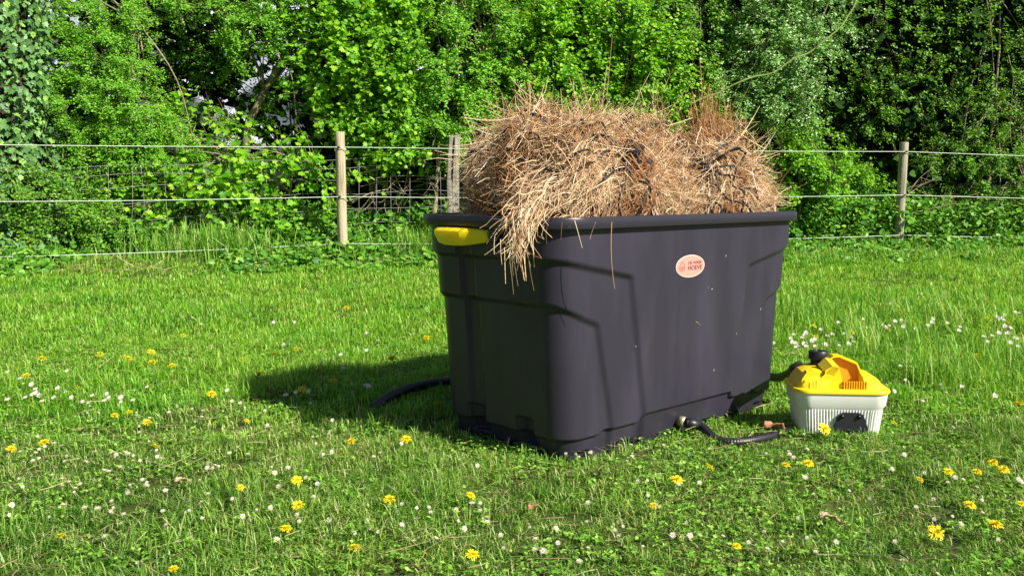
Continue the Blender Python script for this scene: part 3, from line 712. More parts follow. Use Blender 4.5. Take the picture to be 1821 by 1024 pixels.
def shrub(name, label, cat, blobs, leafmat, tmpl, size, seed, stems, k=11, barkm='twig', stem_r=.02, group=None, gap=-.15, gsc=.35, drop=0.0, crown='foliage', trunk='stem', inner=.45, thin=True):
    """blobs: (px, py, rx_px, ry_px, Y, depth_m, sprays); stems: paths of world points with radii"""
    r = np.random.default_rng(seed); Vs = []; Fs = []; n0 = 0; tw = []
    if thin: size *= .74; tmpl = OVAL if tmpl is HEART else tmpl
    for bx, by, rx, ry, Y, dep, ns in blobs:
        c = at(bx, by, Y); s = Y / FPX
        P, D, N, sz = blob_leaves(r, c, (rx * s * 1.2, dep * 1.1, ry * s * 1.2), int(ns * (2.1 if by > -30 else 1.0)) if thin else ns, k, size, gap + (.38 if thin else 0), gsc * .55, drop, inner, tw=tw)
        V, F = leaf_geo(P, D, N, sz, tmpl); Vs.append(V); Fs.append(F + n0); n0 += len(V)
    V = np.concatenate(Vs); F = np.concatenate(Fs)
    b0 = stems[0][0][0] if stems else V.mean(0) * np.array([1, 1, 0])
    b0 = np.array(b0, float)
    root = thing(name, label, cat, tuple(b0), 0, group)
    link(crown, mesh_np(crown, V - b0, [(F, 0)], M[leafmat]), root)
    mb = MB()
    for path, r0, r1 in stems:
        p = smooth_path(path, 26); p = p + np.stack([wob(p + 5, .4), wob(p + 9, .4), 0 * p[:, 0]], 1) * .02
        mb.tube(p - b0, np.linspace(r0, r1, len(p)), 7)
    if thin:
        for a, b in tw:
            m_ = (a + b) / 2 + r.normal(size=3) * .02
            mb.tube(smooth_path([a, m_, b], 5) - b0, np.linspace(.0035, .0015, 5), 4, cap=False)
        for bx, by, rx, ry, Y, dep, ns in blobs:     # branches from the nearest stem
            c = at(bx, by, Y)
            for q in range(5):
                e = c + r.normal(size=3) * np.array([rx * .0035, dep * .4, ry * .003])
                s0 = np.array(stems[r.integers(len(stems))][0]); s0 = s0[r.integers(len(s0) // 2, len(s0))]
                if np.linalg.norm(e - s0) < 2.2: mb.tube(smooth_path([s0, (s0 + e) / 2 + r.normal(size=3) * .08 + np.array([0, 0, .08]), e], 9) - b0, np.linspace(.010, .004, 9), 5, cap=False)
    mb.build(trunk, M[barkm], root, True)
    return root
def stem(px, Y, *pts):                         # base under px at distance Y, then photo points at their distances
    x = at(px, 400, Y)[0]; return [base_of(x, Y) - np.array([0, 0, .05])] + [at(a, b, c) for a, b, c in pts]
#--HEDGE--
# ------------------------------------------------------------------ hedge plants, left to right
# ivy-clad trunk
r = np.random.default_rng(41)
iv = base_of(at(15, 400, 9.75)[0], 9.75)
ivy = thing('ivy_clad_tree', 'thick tree trunk wrapped in grey green pointed ivy at the edge of the lawn', 'tree', tuple(iv))
mb = MB(); mb.tube(smooth_path([(0, 0, -.1), (.02, .05, 1.2), (-.05, .1, 2.6), (.05, .1, 5.0)], 30), np.interp(np.linspace(0, 5, 30), [0, .6, 3, 5], [.42, .33, .30, .2]), 18)
mb.build('trunk', M['bark_dark'], ivy, True)
nl = 11000
a = r.uniform(-math.pi, math.pi, nl); z = r.uniform(.0, 4.4, nl)
rad = np.interp(z, [0, .5, 1.2, 2.4, 4.4], [.78, .66, .50, .46, .5]) + .09 * wob(np.stack([np.cos(a), np.sin(a), z], 1), .4) + r.normal(size=nl) * .045
P = np.stack([rad * np.cos(a), rad * np.sin(a), z], 1); out = np.stack([np.cos(a), np.sin(a), 0 * a], 1)
D = np.array([0, 0, -1.0]) + out * .25 + r.normal(size=(nl, 3)) * .45; N = out + np.array([0, 0, .45]) + r.normal(size=(nl, 3)) * .33
V, F = leaf_geo(P, D, N, r.uniform(.035, .085, nl), LOBED)
link('ivy', mesh_np('ivy', V, [(F, 0)], M['leaf_ivy']), ivy)

T = 'shrubs and young trees of the hedge'
shrub('ivy_bush', 'low mound of yellow green leaves spreading at the foot of the ivy clad trunk', 'shrub',
      [(60, 370, 120, 70, 9.6, .4, 520), (10, 430, 80, 45, 9.4, .3, 200), (150, 400, 60, 50, 9.7, .3, 180)], 'leaf_mid', LEAF5, .045, 43,
      [(stem(60, 9.7, (60, 380, 9.6)), .02, .01)], group=T, drop=.1)
shrub('hawthorn', 'pale lime hawthorn with tiny leaves right beside the ivy clad trunk', 'shrub',
      [(175, 110, 62, 60, 10.05, .35, 420), (150, 190, 55, 75, 10.0, .35, 430), (232, 175, 52, 70, 10.05, .35, 420), (205, 270, 78, 50, 10.1, .35, 430), (140, 40, 48, 40, 10.1, .3, 170), (245, 50, 28, 55, 10.15, .25, 140), (290, 250, 45, 50, 10.2, .3, 210)],
      'leaf_lime', LEAF5, .036, 44, [(stem(190, 10.2, (188, 320, 10.2), (180, 200, 10.15), (165, 60, 10.2)), .035, .012), (stem(215, 10.25, (225, 300, 10.25), (240, 180, 10.2), (246, 40, 10.2)), .025, .01)], group=T, gap=-.05, gsc=.22)
shrub('leaning_tree', 'leaning grey green trunk rising through the gap of sky, with light leaf clusters', 'tree',
      [(470, 55, 70, 45, 10.9, .4, 300), (425, 90, 45, 42, 10.9, .3, 190), (550, 35, 60, 40, 11.0, .4, 180), (390, 0, 60, 36, 11.0, .4, 130), (330, 10, 70, 28, 10.8, .4, 110), (450, -140, 260, 90, 11.2, .8, 420), (520, -60, 120, 60, 11.0, .5, 260)],
      'leaf_lime', LEAF5, .042, 45, [(stem(432, 10.95, (436, 330, 10.95), (440, 235, 10.95), (470, 165, 10.95), (515, 90, 10.95), (543, 0, 10.95), (560, -120, 11.0)), .055, .030), ([at(470, 165, 10.95), at(455, 110, 10.95), at(430, 60, 10.9), at(400, 0, 10.9)], .02, .01)],
      group=T, barkm='bark', gap=.0, gsc=.28, crown='crown', trunk='trunk')
shrub('sycamore_sapling', 'bright broad lobed leaves of a low sapling between the gap and the left post', 'shrub',
      [(330, 330, 120, 45, 10.35, .35, 125), (420, 300, 70, 60, 10.6, .35, 85), (280, 265, 50, 45, 10.4, .3, 36), (250, 365, 95, 35, 10.2, .3, 75), (510, 330, 80, 60, 10.6, .35, 105), (330, 215, 60, 35, 10.9, .3, 20)],
      'leaf_bright', LOBED, .10, 46, [(stem(330, 10.4, (330, 340, 10.4), (335, 240, 10.5)), .014, .006), (stem(430, 10.6, (425, 330, 10.6), (420, 260, 10.6)), .014, .006), (stem(510, 10.6, (515, 340, 10.6), (520, 290, 10.6)), .012, .006)], k=8, group=T, gap=-.1)
shrub('sparse_hawthorn', 'thin small leaved bush letting pale sky show between its twigs', 'shrub',
      [(350, 270, 100, 60, 11.2, .5, 150), (400, 160, 110, 80, 11.4, .5, 150), (500, 220, 80, 70, 11.3, .4, 150), (330, 90, 80, 70, 11.5, .5, 110)],
      'leaf_mid', LEAF5, .042, 47, [(stem(380, 11.3, (382, 300, 11.3), (370, 150, 11.4), (340, 20, 11.4)), .03, .01), (stem(300, 11.5, (298, 250, 11.5), (310, 100, 11.5)), .03, .01), (stem(530, 11.3, (528, 300, 11.3), (515, 180, 11.3)), .02, .008)], group=T, gap=.12, gsc=.3, barkm='bark_dark')
shrub('young_maple', 'fresh green maple with broad leaves hanging over the left fence post', 'tree',
      [(620, 100, 70, 110, 11.0, .5, 210), (690, 170, 60, 70, 10.95, .45, 150), (560, 150, 45, 60, 11.1, .4, 70), (700, 60, 70, 70, 11.1, .5, 170), (640, 215, 60, 36, 11.0, .35, 70), (700, 265, 50, 40, 10.9, .35, 70), (640, -90, 170, 90, 11.3, .8, 330)],
      'leaf_bright', LOBED, .078, 48, [(stem(625, 11.2, (622, 300, 11.2), (640, 160, 11.2), (620, 20, 11.2), (620, -120, 11.3)), .04, .02), (stem(655, 11.1, (660, 320, 11.1), (690, 200, 11.1), (700, 60, 11.15)), .022, .009)], k=9, group=T, barkm='bark', crown='crown', trunk='trunk', gap=.0, gsc=.25)
shrub('field_maple', 'yellow green leafy bush standing above the grey split post', 'shrub',
      [(790, 110, 75, 75, 11.0, .45, 330), (810, 190, 70, 50, 11.0, .4, 250), (760, 250, 70, 45, 10.95, .35, 210), (860, 60, 60, 60, 11.2, .4, 180), (870, 150, 60, 60, 11.2, .4, 190), (760, 20, 70, 50, 11.2, .4, 170), (800, -100, 160, 80, 11.5, .8, 300)],
      'leaf_lime', LEAF5, .055, 49, [(stem(775, 11.2, (778, 300, 11.2), (795, 150, 11.2), (800, 0, 11.3), (790, -120, 11.4)), .03, .012), (stem(840, 11.3, (842, 280, 11.3), (865, 120, 11.3)), .022, .009)], group=T)
shrub('hazel', 'broad mid green hazel filling the hedge behind the top of the hay', 'shrub',
      [(960, 90, 90, 90, 11.5, .5, 270), (1060, 60, 90, 80, 11.6, .5, 260), (1010, 170, 110, 60, 11.5, .45, 240), (1140, 130, 80, 80, 11.6, .5, 250), (920, 200, 60, 60, 11.4, .4, 140), (1130, 210, 80, 50, 11.5, .4, 150), (960, -90, 200, 90, 11.9, .8, 330)],
      'leaf_bright', HEART, .072, 50, [(stem(960, 11.8, (955, 250, 11.8), (960, 100, 11.8), (970, -80, 11.9)), .03, .012), (stem(1060, 11.8, (1065, 250, 11.8), (1090, 100, 11.8), (1120, 10, 11.8)), .03, .012), (stem(1000, 11.8, (1005, 260, 11.8), (1015, 120, 11.8)), .02, .01)], k=9, group=T, gap=-.05, gsc=.28)
shrub('dogwood', 'dense darker bush behind the spiky hay tuft', 'shrub',
      [(1230, 120, 80, 90, 11.9, .5, 380), (1200, 40, 100, 60, 12.0, .5, 330), (1260, 215, 70, 60, 11.8, .4, 240), (1250, -80, 160, 80, 12.2, .8, 300)],
      'leaf_mid', HEART, .058, 51, [(stem(1230, 12.1, (1228, 280, 12.1), (1235, 120, 12.1), (1240, -60, 12.1)), .03, .012), (stem(1280, 12.1, (1285, 280, 12.1), (1275, 150, 12.1)), .02, .01)], k=10, group=T)
shrub('blackthorn', 'small shiny pale leaved bush behind the long arching cane', 'shrub',
      [(1370, 80, 100, 80, 11.9, .45, 560), (1330, 170, 75, 45, 11.8, .35, 260), (1430, 30, 80, 60, 12.0, .4, 330), (1400, 180, 60, 50, 11.9, .35, 150), (1360, -80, 170, 80, 12.3, .8, 330)],
      'leaf_silver', LEAF5, .05, 52, [(stem(1370, 12.1, (1365, 300, 12.1), (1375, 120, 12.1), (1370, -60, 12.2)), .03, .012), (stem(1420, 12.1, (1425, 300, 12.1), (1430, 100, 12.1)), .022, .01)], group=T, gap=-.05, gsc=.25)
shrub('bramble', 'bright green bramble thicket to the right of the hay beneath the dark hollow', 'shrub',
      [(1450, 320, 85, 50, 12.15, .4, 300), (1400, 290, 60, 45, 12.15, .35, 170), (1500, 360, 80, 45, 12.2, .4, 240), (1440, 400, 80, 45, 12.15, .35, 230), (1560, 400, 60, 40, 12.3, .3, 150), (1420, 250, 55, 22, 12.2, .3, 80)],
      'leaf_bright', HEART, .06, 53, [(stem(1450, 12.3, (1450, 380, 12.3), (1455, 300, 12.2)), .012, .006), (stem(1520, 12.4, (1515, 390, 12.4), (1500, 340, 12.3)), .012, .006)], k=9, group=T, drop=.1)
shrub('holly', 'dark thinly lit tall bush above the pale right hand post', 'shrub',
      [(1570, 60, 90, 80, 13.1, .5, 190), (1620, 170, 80, 60, 12.9, .4, 160), (1540, 200, 50, 60, 12.9, .35, 100), (1680, 60, 80, 60, 13.2, .5, 160), (1570, -90, 180, 80, 13.4, .8, 280)],
      'leaf_mid', HEART, .056, 54, [(stem(1590, 13.2, (1595, 300, 13.2), (1580, 100, 13.2), (1575, -60, 13.2)), .04, .015), (stem(1650, 13.3, (1655, 300, 13.3), (1670, 100, 13.3)), .025, .01)], group=T, gap=.14, gsc=.25, barkm='bark_dark')
shrub('elder', 'leafy bush reaching the edge of the picture past the pale right hand post', 'shrub',
      [(1770, 330, 90, 90, 12.9, .5, 380), (1700, 300, 55, 60, 12.9, .35, 200), (1740, 220, 80, 60, 13.1, .4, 190), (1790, 120, 70, 80, 13.2, .45, 190), (1700, 400, 80, 45, 12.8, .35, 260), (1880, 250, 80, 160, 13.2, .5, 360), (1800, -60, 160, 80, 13.4, .8, 280)],
      'leaf_mid', LEAF5, .055, 55, [(stem(1760, 13.2, (1758, 330, 13.2), (1770, 180, 13.2), (1780, 0, 13.2)), .03, .012), (stem(1830, 13.3, (1825, 330, 13.3), (1810, 180, 13.3)), .025, .01)], group=T, gap=-.02, gsc=.25)
# trees further back, closing the hedge except for the gap at the left
G2 = 'trees behind the hedge with its inner shade put into their leaf colour'
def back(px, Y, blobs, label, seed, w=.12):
    shrub('hedge_shade_tree', label, 'tree', blobs, 'leaf_shade', HEART, .135, seed, [(stem(px, Y, (px + 6, 300, Y), (px - 8, 120, Y), (px + 10, -100, Y), (px, -300, Y)), w, w * .5)], k=9, group=G2, barkm='bark_dark', gap=-.5, inner=.2, crown='crown', trunk='trunk', thin=False)
back(215, 12.4, [(330, 60, 140, 70, 12.4, .8, 210), (400, 180, 130, 90, 12.3, .5, 110), (230, -120, 260, 130, 12.6, 1.2, 420), (165, 230, 45, 130, 12.3, .6, 150)], 'dark trunked shade coloured tree behind the pale hawthorn at the edge of the sky gap', 61)
back(590, 12.9, [(640, 150, 75, 150, 12.9, .7, 330), (540, -60, 240, 130, 13.0, 1.2, 420), (640, 330, 110, 60, 12.7, .6, 200)], 'shade coloured tree with a straight trunk behind the left fence post', 62, .16)
back(800, 13.2, [(830, 160, 140, 180, 13.2, .9, 600), (800, -110, 220, 130, 13.4, 1.2, 400), (800, 340, 130, 60, 12.9, .6, 260)], 'shade coloured tree behind the grey split post', 63)
back(1050, 13.6, [(1050, 130, 170, 200, 13.6, .9, 1500), (1050, -120, 240, 130, 13.8, 1.2, 420)], 'shade coloured tree hidden behind the hazel and the hay', 64)
back(1300, 13.8, [(1300, 130, 160, 210, 13.8, .9, 1500), (1300, -120, 240, 130, 14.0, 1.2, 420), (1350, 340, 120, 80, 13.4, .6, 260)], 'shade coloured tree behind the shiny pale leaved bush', 65)
back(1560, 14.2, [(1530, 130, 150, 220, 14.2, .9, 1500), (1560, -120, 240, 130, 14.4, 1.2, 420), (1560, 350, 140, 80, 13.9, .6, 300)], 'shade coloured tree behind the deep hollow over the right hand post', 66)
back(1800, 14.6, [(1780, 130, 170, 230, 14.6, .9, 1500), (1800, -120, 240, 130, 14.8, 1.2, 420)], 'shade coloured tree behind the leafy bush at the far right edge', 67)
# arching cane, bare branches
def branch_thing(name, label, cat, paths, m, seed, twigs=0, base=None):
    r = np.random.default_rng(seed); o = np.array(paths[0][0][0], float)
    root = thing(name, label, cat, tuple(o)); mb = MB()
    for pts, r0, r1 in paths:
        p = smooth_path(pts, 40); p = p + np.stack([wob(p + seed, .25), wob(p + seed + 3, .25), wob(p + seed + 7, .25)], 1) * .018
        mb.tube(p - o, np.linspace(r0, r1, 40), 6)
        for q in range(twigs):
            s = p[r.integers(6, 38)]; d = norm(np.array([r.normal(), r.normal() * .3, r.normal() * .8])) * r.uniform(.08, .35)
            mb.tube(smooth_path([s, s + d * .5 + r.normal(size=3) * .02, s + d], 8) - o, np.linspace(r1 * .8, r1 * .35, 8), 5, cap=False)
    mb.build('branch', M[m], root, True); return root
branch_thing('arching_cane', 'long smooth pale green cane arching up to the right above the hay', 'branch', [([at(1170, 206, 11.35), at(1260, 172, 11.3), at(1370, 128, 11.3), at(1450, 88, 11.3), at(1500, 40, 11.35), at(1530, -20, 11.45)], .013, .008)], 'cane', 3, 2)
branch_thing('dead_branch', 'bare grey dead branch lying across the netting between the left post and the grey post', 'branch',
             [([at(610, 312, 10.75), at(680, 304, 10.75), at(740, 290, 10.75), at(776, 274, 10.75), at(800, 268, 10.8)], .012, .017), ([at(640, 330, 10.8), at(700, 322, 10.8), at(790, 318, 10.8)], .006, .004), ([at(628, 360, 10.7), at(660, 345, 10.75), at(690, 338, 10.8)], .009, .006),
              ([at(700, 310, 10.8), at(720, 340, 10.8), at(745, 345, 10.8)], .006, .004), ([at(655, 300, 10.85), at(668, 340, 10.85), at(650, 375, 10.8)], .005, .004), ([at(725, 300, 10.85), at(716, 345, 10.85), at(708, 382, 10.8)], .006, .004), ([at(690, 300, 10.85), at(683, 350, 10.85), at(686, 385, 10.8)], .005, .004), ([at(760, 310, 10.85), at(775, 345, 10.85), at(770, 380, 10.8)], .005, .004)], 'twig', 5, 7)
branch_thing('dead_branch', 'tangle of thin bare twigs curving through the shade above the left post', 'branch',
             [([at(525, 203, 10.9), at(560, 202, 10.9), at(590, 188, 10.85), at(625, 183, 10.85), at(650, 176, 10.9)], .008, .006), ([at(530, 150, 10.9), at(550, 175, 10.9), at(575, 188, 10.9), at(605, 180, 10.9)], .006, .004), ([at(690, 190, 10.85), at(660, 225, 10.85), at(640, 250, 10.85)], .007, .004), ([at(700, 130, 10.9), at(720, 100, 10.9), at(790, 20, 10.95)], .008, .004), ([at(545, 170, 10.85), at(590, 158, 10.85), at(650, 150, 10.85)], .005, .003)], 'twig', 6, 6)
branch_thing('dead_branch', 'slender brown shoot bending down in front of the leaning trunk', 'branch', [([at(462, 15, 10.75), at(468, 45, 10.75), at(480, 80, 10.72), at(500, 110, 10.7), at(522, 155, 10.7), at(530, 235, 10.7)], .008, .004), ([at(480, 80, 10.72), at(465, 90, 10.7)], .005, .003)], 'twig', 7, 2)
branch_thing('dead_branch', 'crossed bare pale twigs among the shiny leaves above the smaller hay bundle', 'branch', [([at(1335, 125, 11.6), at(1355, 95, 11.6), at(1375, 55, 11.6)], .009, .005), ([at(1330, 105, 11.6), at(1352, 88, 11.6), at(1366, 72, 11.6)], .006, .004), ([at(1345, 80, 11.6), at(1365, 100, 11.6), at(1385, 118, 11.6)], .007, .004)], 'twig', 8, 2)
branch_thing('dead_branch', 'fan of bare grey twigs beside the foot of the pale right hand post', 'branch', [([at(1590, 375, 12.0), at(1615, 340, 12.0), at(1660, 300, 12.0)], .010, .005), ([at(1600, 350, 12.0), at(1640, 330, 12.0), at(1665, 315, 12.0)], .007, .004), ([at(1620, 380, 12.0), at(1660, 372, 12.0), at(1720, 360, 12.0)], .007, .004), ([at(1640, 345, 12.0), at(1680, 350, 12.0), at(1740, 345, 12.0)], .006, .003)], 'twig', 9, 5)
# hedge-bottom plants and long grass: nobody could count them
r = np.random.default_rng(70)
n = 8500
x = r.uniform(-7.5, 9.5, n); off = r.beta(1.3, 1.6, n) * 1.45 - .22; off = off - np.clip((x - .5) / 1.5, 0, 1) * .9 * (1 - off) ; y = fence_y(x) + off
hgt = np.interp(off + np.clip((x - .5) / 1.5, 0, 1) * .8, [-.12, .1, .5, 1.3], [.05, .20, .38, .55]) * (1 + .35 * wob(np.stack([x, y, 0 * x], 1), .9))
hgt = np.where(x > 2.2, hgt * 1.12, hgt); hgt = np.where((off < -.05) & (x > .5), np.minimum(hgt, .10 + .08 * r.random(n) ** 2), hgt); hgt = np.clip(hgt, .03, .8)
m2 = 3000; x2 = r.uniform(-7, .8, m2); o2 = -r.beta(1, 1.8, m2) * 1.1; x = np.r_[x, x2]; y = np.r_[y, fence_y(x2) + o2]; off = np.r_[off, o2]; hgt = np.r_[hgt, r.uniform(.03, .10, m2) + .09 * (1 + o2 / 1.1) * r.random(m2)]
keepm = (wob(np.stack([x, y, 0 * x + 3], 1), .35) > np.where(off < -.2, -.1, -.75)) & ~((x < -2.9) & (x > -4.3) & (off < .35))
x, y, hgt = x[keepm], y[keepm], hgt[keepm]; n = len(x)
k = 9
zf = r.uniform(.15, 1, (n, k)); P = np.stack([x[:, None] + r.normal(size=(n, k)) * .05, y[:, None] + r.normal(size=(n, k)) * .05, gz(x, y)[:, None] + zf * hgt[:, None]], -1).reshape(-1, 3)
D = np.stack([r.normal(size=n * k), r.normal(size=n * k) - .4, r.normal(size=n * k) * .3 - .15], 1); N = np.array([.2, -.45, .8]) + r.normal(size=(n * k, 3)) * .4
sel = r.random(n * k)
sz = np.where(sel < .7, r.uniform(.03, .06, n * k), r.uniform(.05, .09, n * k))
V1, F1 = leaf_geo(P[sel < .7], D[sel < .7], N[sel < .7], sz[sel < .7], LEAF5)
V2, F2 = leaf_geo(P[sel >= .7], D[sel >= .7], N[sel >= .7], sz[sel >= .7], HEART)
M['leaf_weed'] = plant_mat('leaf_weed', [(0, (.035, .13, .012)), (.5, (.09, .27, .022)), (.9, (.20, .42, .04)), (1, (.32, .50, .09))], trans=.25)
tag(link('undergrowth', mesh_np('undergrowth', np.concatenate([V1, V2]), [(F1, 0), (F2 + len(V1), 0)], M['leaf_weed'])), 'leafy nettles and weeds along the hedge bottom under the fence', 'undergrowth', kind='stuff')

# ------------------------------------------------------------------ grass
def blades(x, y, h, w, seed, lean=.45, z0=-.004):
    r = np.random.default_rng(seed); n = len(x); z = gz(x, y) + z0
    az = r.uniform(0, 2 * math.pi, n); d = np.stack([np.cos(az), np.sin(az), 0 * az], 1); s = np.stack([-np.sin(az + r.normal(size=n) * .5), np.cos(az), 0 * az], 1)
    l = np.abs(r.normal(size=n)) * lean + .12
    B = np.stack([x, y, z], 1)
    up = np.array([0, 0, 1.0])
    m1 = B + h[:, None] * (.42 * up + .18 * l[:, None] * d); m2 = B + h[:, None] * (np.clip(.78 - .12 * l, .3, 1)[:, None] * up + .52 * l[:, None] * d); tp = B + h[:, None] * (np.clip(1 - .38 * l, .25, 1)[:, None] * up + l[:, None] * d)
    W = (w[:, None] * s) * .5
    V = np.stack([B - W * .8, B + W * .8, m1 - W, m1 + W, m2 - W * .75, m2 + W * .75, tp], 1).reshape(-1, 3)
    b = np.arange(n)[:, None] * 7
    Q = np.concatenate([b + np.array([[0, 1, 3, 2]]), b + np.array([[2, 3, 5, 4]])]); Tt = b + np.array([[4, 5, 6]])
    return V, Q, Tt
def scatter(r, n, y0, y1, margin):
    y = np.sqrt(r.uniform(y0 * y0, y1 * y1, n)) if y0 > 0 else r.uniform(y0, y1, n); return r.uniform(-1, 1, n) * (.56 * y + margin), y
def under_tub(x, y):
    dx, dy = x - CX, y - CY; u = dx * UX[0] + dy * UX[1]; v = dx * VX[0] + dy * VX[1]
    in_tub = (np.abs(u) < .565) & (np.abs(v) < .275)
    dx, dy = x - sc_[0], y - sc_[1]; return in_tub | ((np.abs(dx) < .125) & (np.abs(dy) < .085))
r = np.random.default_rng(80)
Vs, Qs, Ts = [], [], []; n0 = 0
for (cnt, y0, y1, hm, w0, ln, sd) in ((150000, 1.45, 3.0, .036, .0023, 1.0, 1), (140000, 3.0, 5.0, .042, .0031, .8, 2), (120000, 5.0, 7.6, .046, .0046, .7, 3), (110000, 7.6, 10.6, .050, .0062, .7, 4), (60000, 10.4, 12.6, .055, .008, .5, 5)):
    x, y = scatter(r, cnt, y0, y1, 1.1)
    tuftn = wob(np.stack([x, y, 0 * x], 1), .16); big = wob(np.stack([x, y, 0 * x + 5], 1), .7)
    bare = wob(np.stack([x * 1.3, y, 0 * x + 9], 1), .12) < np.where(y < 3.0, -.72, -1.3)
    ok = ~under_tub(x, y) & ~(bare & (r.random(cnt) < .85)) & (y < fence_y(x) + .3)
    x, y, tuftn, big = x[ok], y[ok], tuftn[ok], big[ok]
    h = hm * np.clip(1 + .5 * tuftn + .25 * big, .25, 3) * r.uniform(.55, 1.35, len(x))
    right = np.clip((x - 1.2) / 1.0, 0, 1) * np.clip((y - 3.4) / .8, 0, 1) * np.clip((7.5 - y) / 1.5, 0, 1)
    dx, dy = x - CX, y - CY; ua = np.abs(dx * UX[0] + dy * UX[1]) - .58; va = np.abs(dx * VX[0] + dy * VX[1]) - .29
    h = np.clip(h * (1 + .5 * right), .015, .2) * np.where(np.maximum(ua, va) < .10, .5, 1.0)      # trodden round the tub
    V, Q, Tt = blades(x, y, h, w0 * r.uniform(.6, 1.3, len(x)), sd, ln)
    worn = (y + .35 * wob(np.stack([x, y, 0 * x + 4], 1), .5) < 3.1); wq = np.concatenate([worn, worn])
    Vs.append(V); Qs.append((Q[~wq] + n0, 0)); Qs.append((Q[wq] + n0, 1)); Ts.append((Tt[~worn] + n0, 0)); Ts.append((Tt[worn] + n0, 1)); n0 += len(V)
tag(link('grass', mesh_np('grass', np.concatenate(Vs), Qs + Ts, [M['grass'], M['grass_worn']])), 'short sunlit lawn grass over the whole meadow', 'grass', kind='stuff')
# clover and small broad leaves in the turf
n = 42000; x, y = scatter(r, n, 1.5, 5.2, .6); ok = ~under_tub(x, y) & (wob(np.stack([x, y, 0 * x + 2], 1), .3) > -.15); x, y = x[ok], y[ok]; n = len(x)
P = np.repeat(np.stack([x, y, gz(x, y) + r.uniform(.008, .034, n)], 1), 3, 0); a = np.repeat(r.uniform(0, 6.28, n), 3) + np.tile([0, 2.1, 4.2], n)
D = np.stack([np.cos(a), np.sin(a), r.normal(size=3 * n) * .25], 1); N = np.array([0, 0, 1.0]) + r.normal(size=(3 * n, 3)) * .3
V, F = leaf_geo(P, D, N, r.uniform(.006, .014, 3 * n), (LEAF5[0] * np.array([1, 1.35, 1]), LEAF5[1]))
tag(link('clover', mesh_np('clover', V, [(F, 0)], M['clover'])), 'small clover leaves mixed into the near lawn', 'clover', kind='stuff')
# longer grass: at the hedge foot and in coarse clumps
xs_, ys_, hs_ = [], [], []
for (gx, gy, sx, sy, cnt, hh) in [(-3.1, 9.75, .3, .12, 700, .42), (-3.6, 9.6, .2, .1, 250, .34), (-.9, 10.35, .35, .15, 700, .36), (-.4, 10.3, .3, .15, 500, .36), (-5.0, 9.0, .4, .15, 250, .18), (-2.2, 9.95, .5, .12, 250, .20)]:
    xs_.append(gx + r.normal(size=cnt) * sx); ys_.append(gy + r.normal(size=cnt) * sy); hs_.append(hh * r.uniform(.5, 1.2, cnt))
for q in range(120):                             # clumps to the right of the tank
    gx, gy = r.uniform(1.6, 3.6), r.uniform(3.6, 6.2)
    if q < 8: gx, gy = r.uniform(-2.5, 2.0), r.uniform(1.7, 2.6)
    cnt = r.integers(16, 46); xs_.append(gx + r.normal(size=cnt) * .05); ys_.append(gy + r.normal(size=cnt) * .05); hs_.append(r.uniform(.09, .24, cnt) * (.5 if q < 8 else 1))
cnt = 5000; fx = r.uniform(1.2, 9, cnt); xs_.append(fx); ys_.append(fence_y(fx) - .95 + r.normal(size=cnt) * .22); hs_.append(r.uniform(.05, .20, cnt))
cnt = 4500; fx = r.uniform(-7, 9, cnt); xs_.append(fx); ys_.append(fence_y(fx) + r.normal(size=cnt) * .16 - .05); hs_.append(r.uniform(.05, .17, cnt))
tq = r.uniform(0, 1, 2600); sd_ = r.integers(0, 4, 2600)         # uncut blades round the tub and the tank
uq = np.where(sd_ < 2, (tq * 2 - 1) * .60, np.where(sd_ == 2, -.60, .60)); vq = np.where(sd_ < 2, np.where(sd_ == 0, -.305, .305), (tq * 2 - 1) * .30)
uq = uq * (1 + r.normal(size=2600) * .012) ; vq = vq * (1 + r.uniform(-.01, .09, 2600))
cut = (np.abs(uq) > .54) & (np.abs(vq) > .25); uq[cut] *= .96; vq[cut] *= .97
xs_.append(CX + uq * UX[0] + vq * VX[0]); ys_.append(CY + uq * UX[1] + vq * VX[1]); hs_.append(r.uniform(.012, .042, 2600) * np.where(r.random(2600) < .1, 1.7, 1))
tq = r.uniform(-1, 1, 700); sd_ = r.random(700) < .6
xs_.append(sc_[0] + np.where(sd_, tq * .14, np.sign(tq) * r.uniform(.135, .16, 700))); ys_.append(sc_[1] + np.where(sd_, -r.uniform(.09, .12, 700), tq * .1)); hs_.append(r.uniform(.02, .045, 700))
x, y, h = np.concatenate(xs_), np.concatenate(ys_), np.concatenate(hs_)
V, Q, Tt = blades(x, y, h, np.interp(y, [2, 5, 10], [.003, .005, .009]) * r.uniform(.6, 1.2, len(x)), 9, .55)
tag(link('long_grass', mesh_np('long_grass', V, [(Q, 0), (Tt, 0)], M['longgrass'])), 'long coarse grass tufts at the hedge foot and right of the tank', 'grass', kind='stuff')
# flat rosettes of broad weeds
n = 170; x, y = scatter(r, n, 1.55, 6.0, .5); ok = ~under_tub(x, y); x, y = x[ok], y[ok]; n = len(x); kk = 8
a = (np.arange(kk)[None] * (2 * math.pi / kk) + r.normal(size=(n, kk)) * .25 + r.uniform(0, 6, (n, 1))).ravel()
D = np.stack([np.cos(a), np.sin(a), r.uniform(.15, .8, n * kk)], 1); P = np.repeat(np.stack([x, y, gz(x, y) + .012], 1), kk, 0); N = np.array([0, 0, 1.0]) - D * .3 + r.normal(size=(n * kk, 3)) * .2
WEED = (np.array([(0, 0, 0), (.35, .10, .05), (.35, -.10, .05), (.75, .15, .03), (.75, -.15, .03), (1, 0, -.10), (.4, 0, .01), (.75, 0, -.02)]), np.array([(0, 6, 1, 0), (1, 6, 7, 3), (3, 7, 5, 3), (0, 2, 6, 0), (2, 4, 7, 6), (4, 5, 7, 4)]))
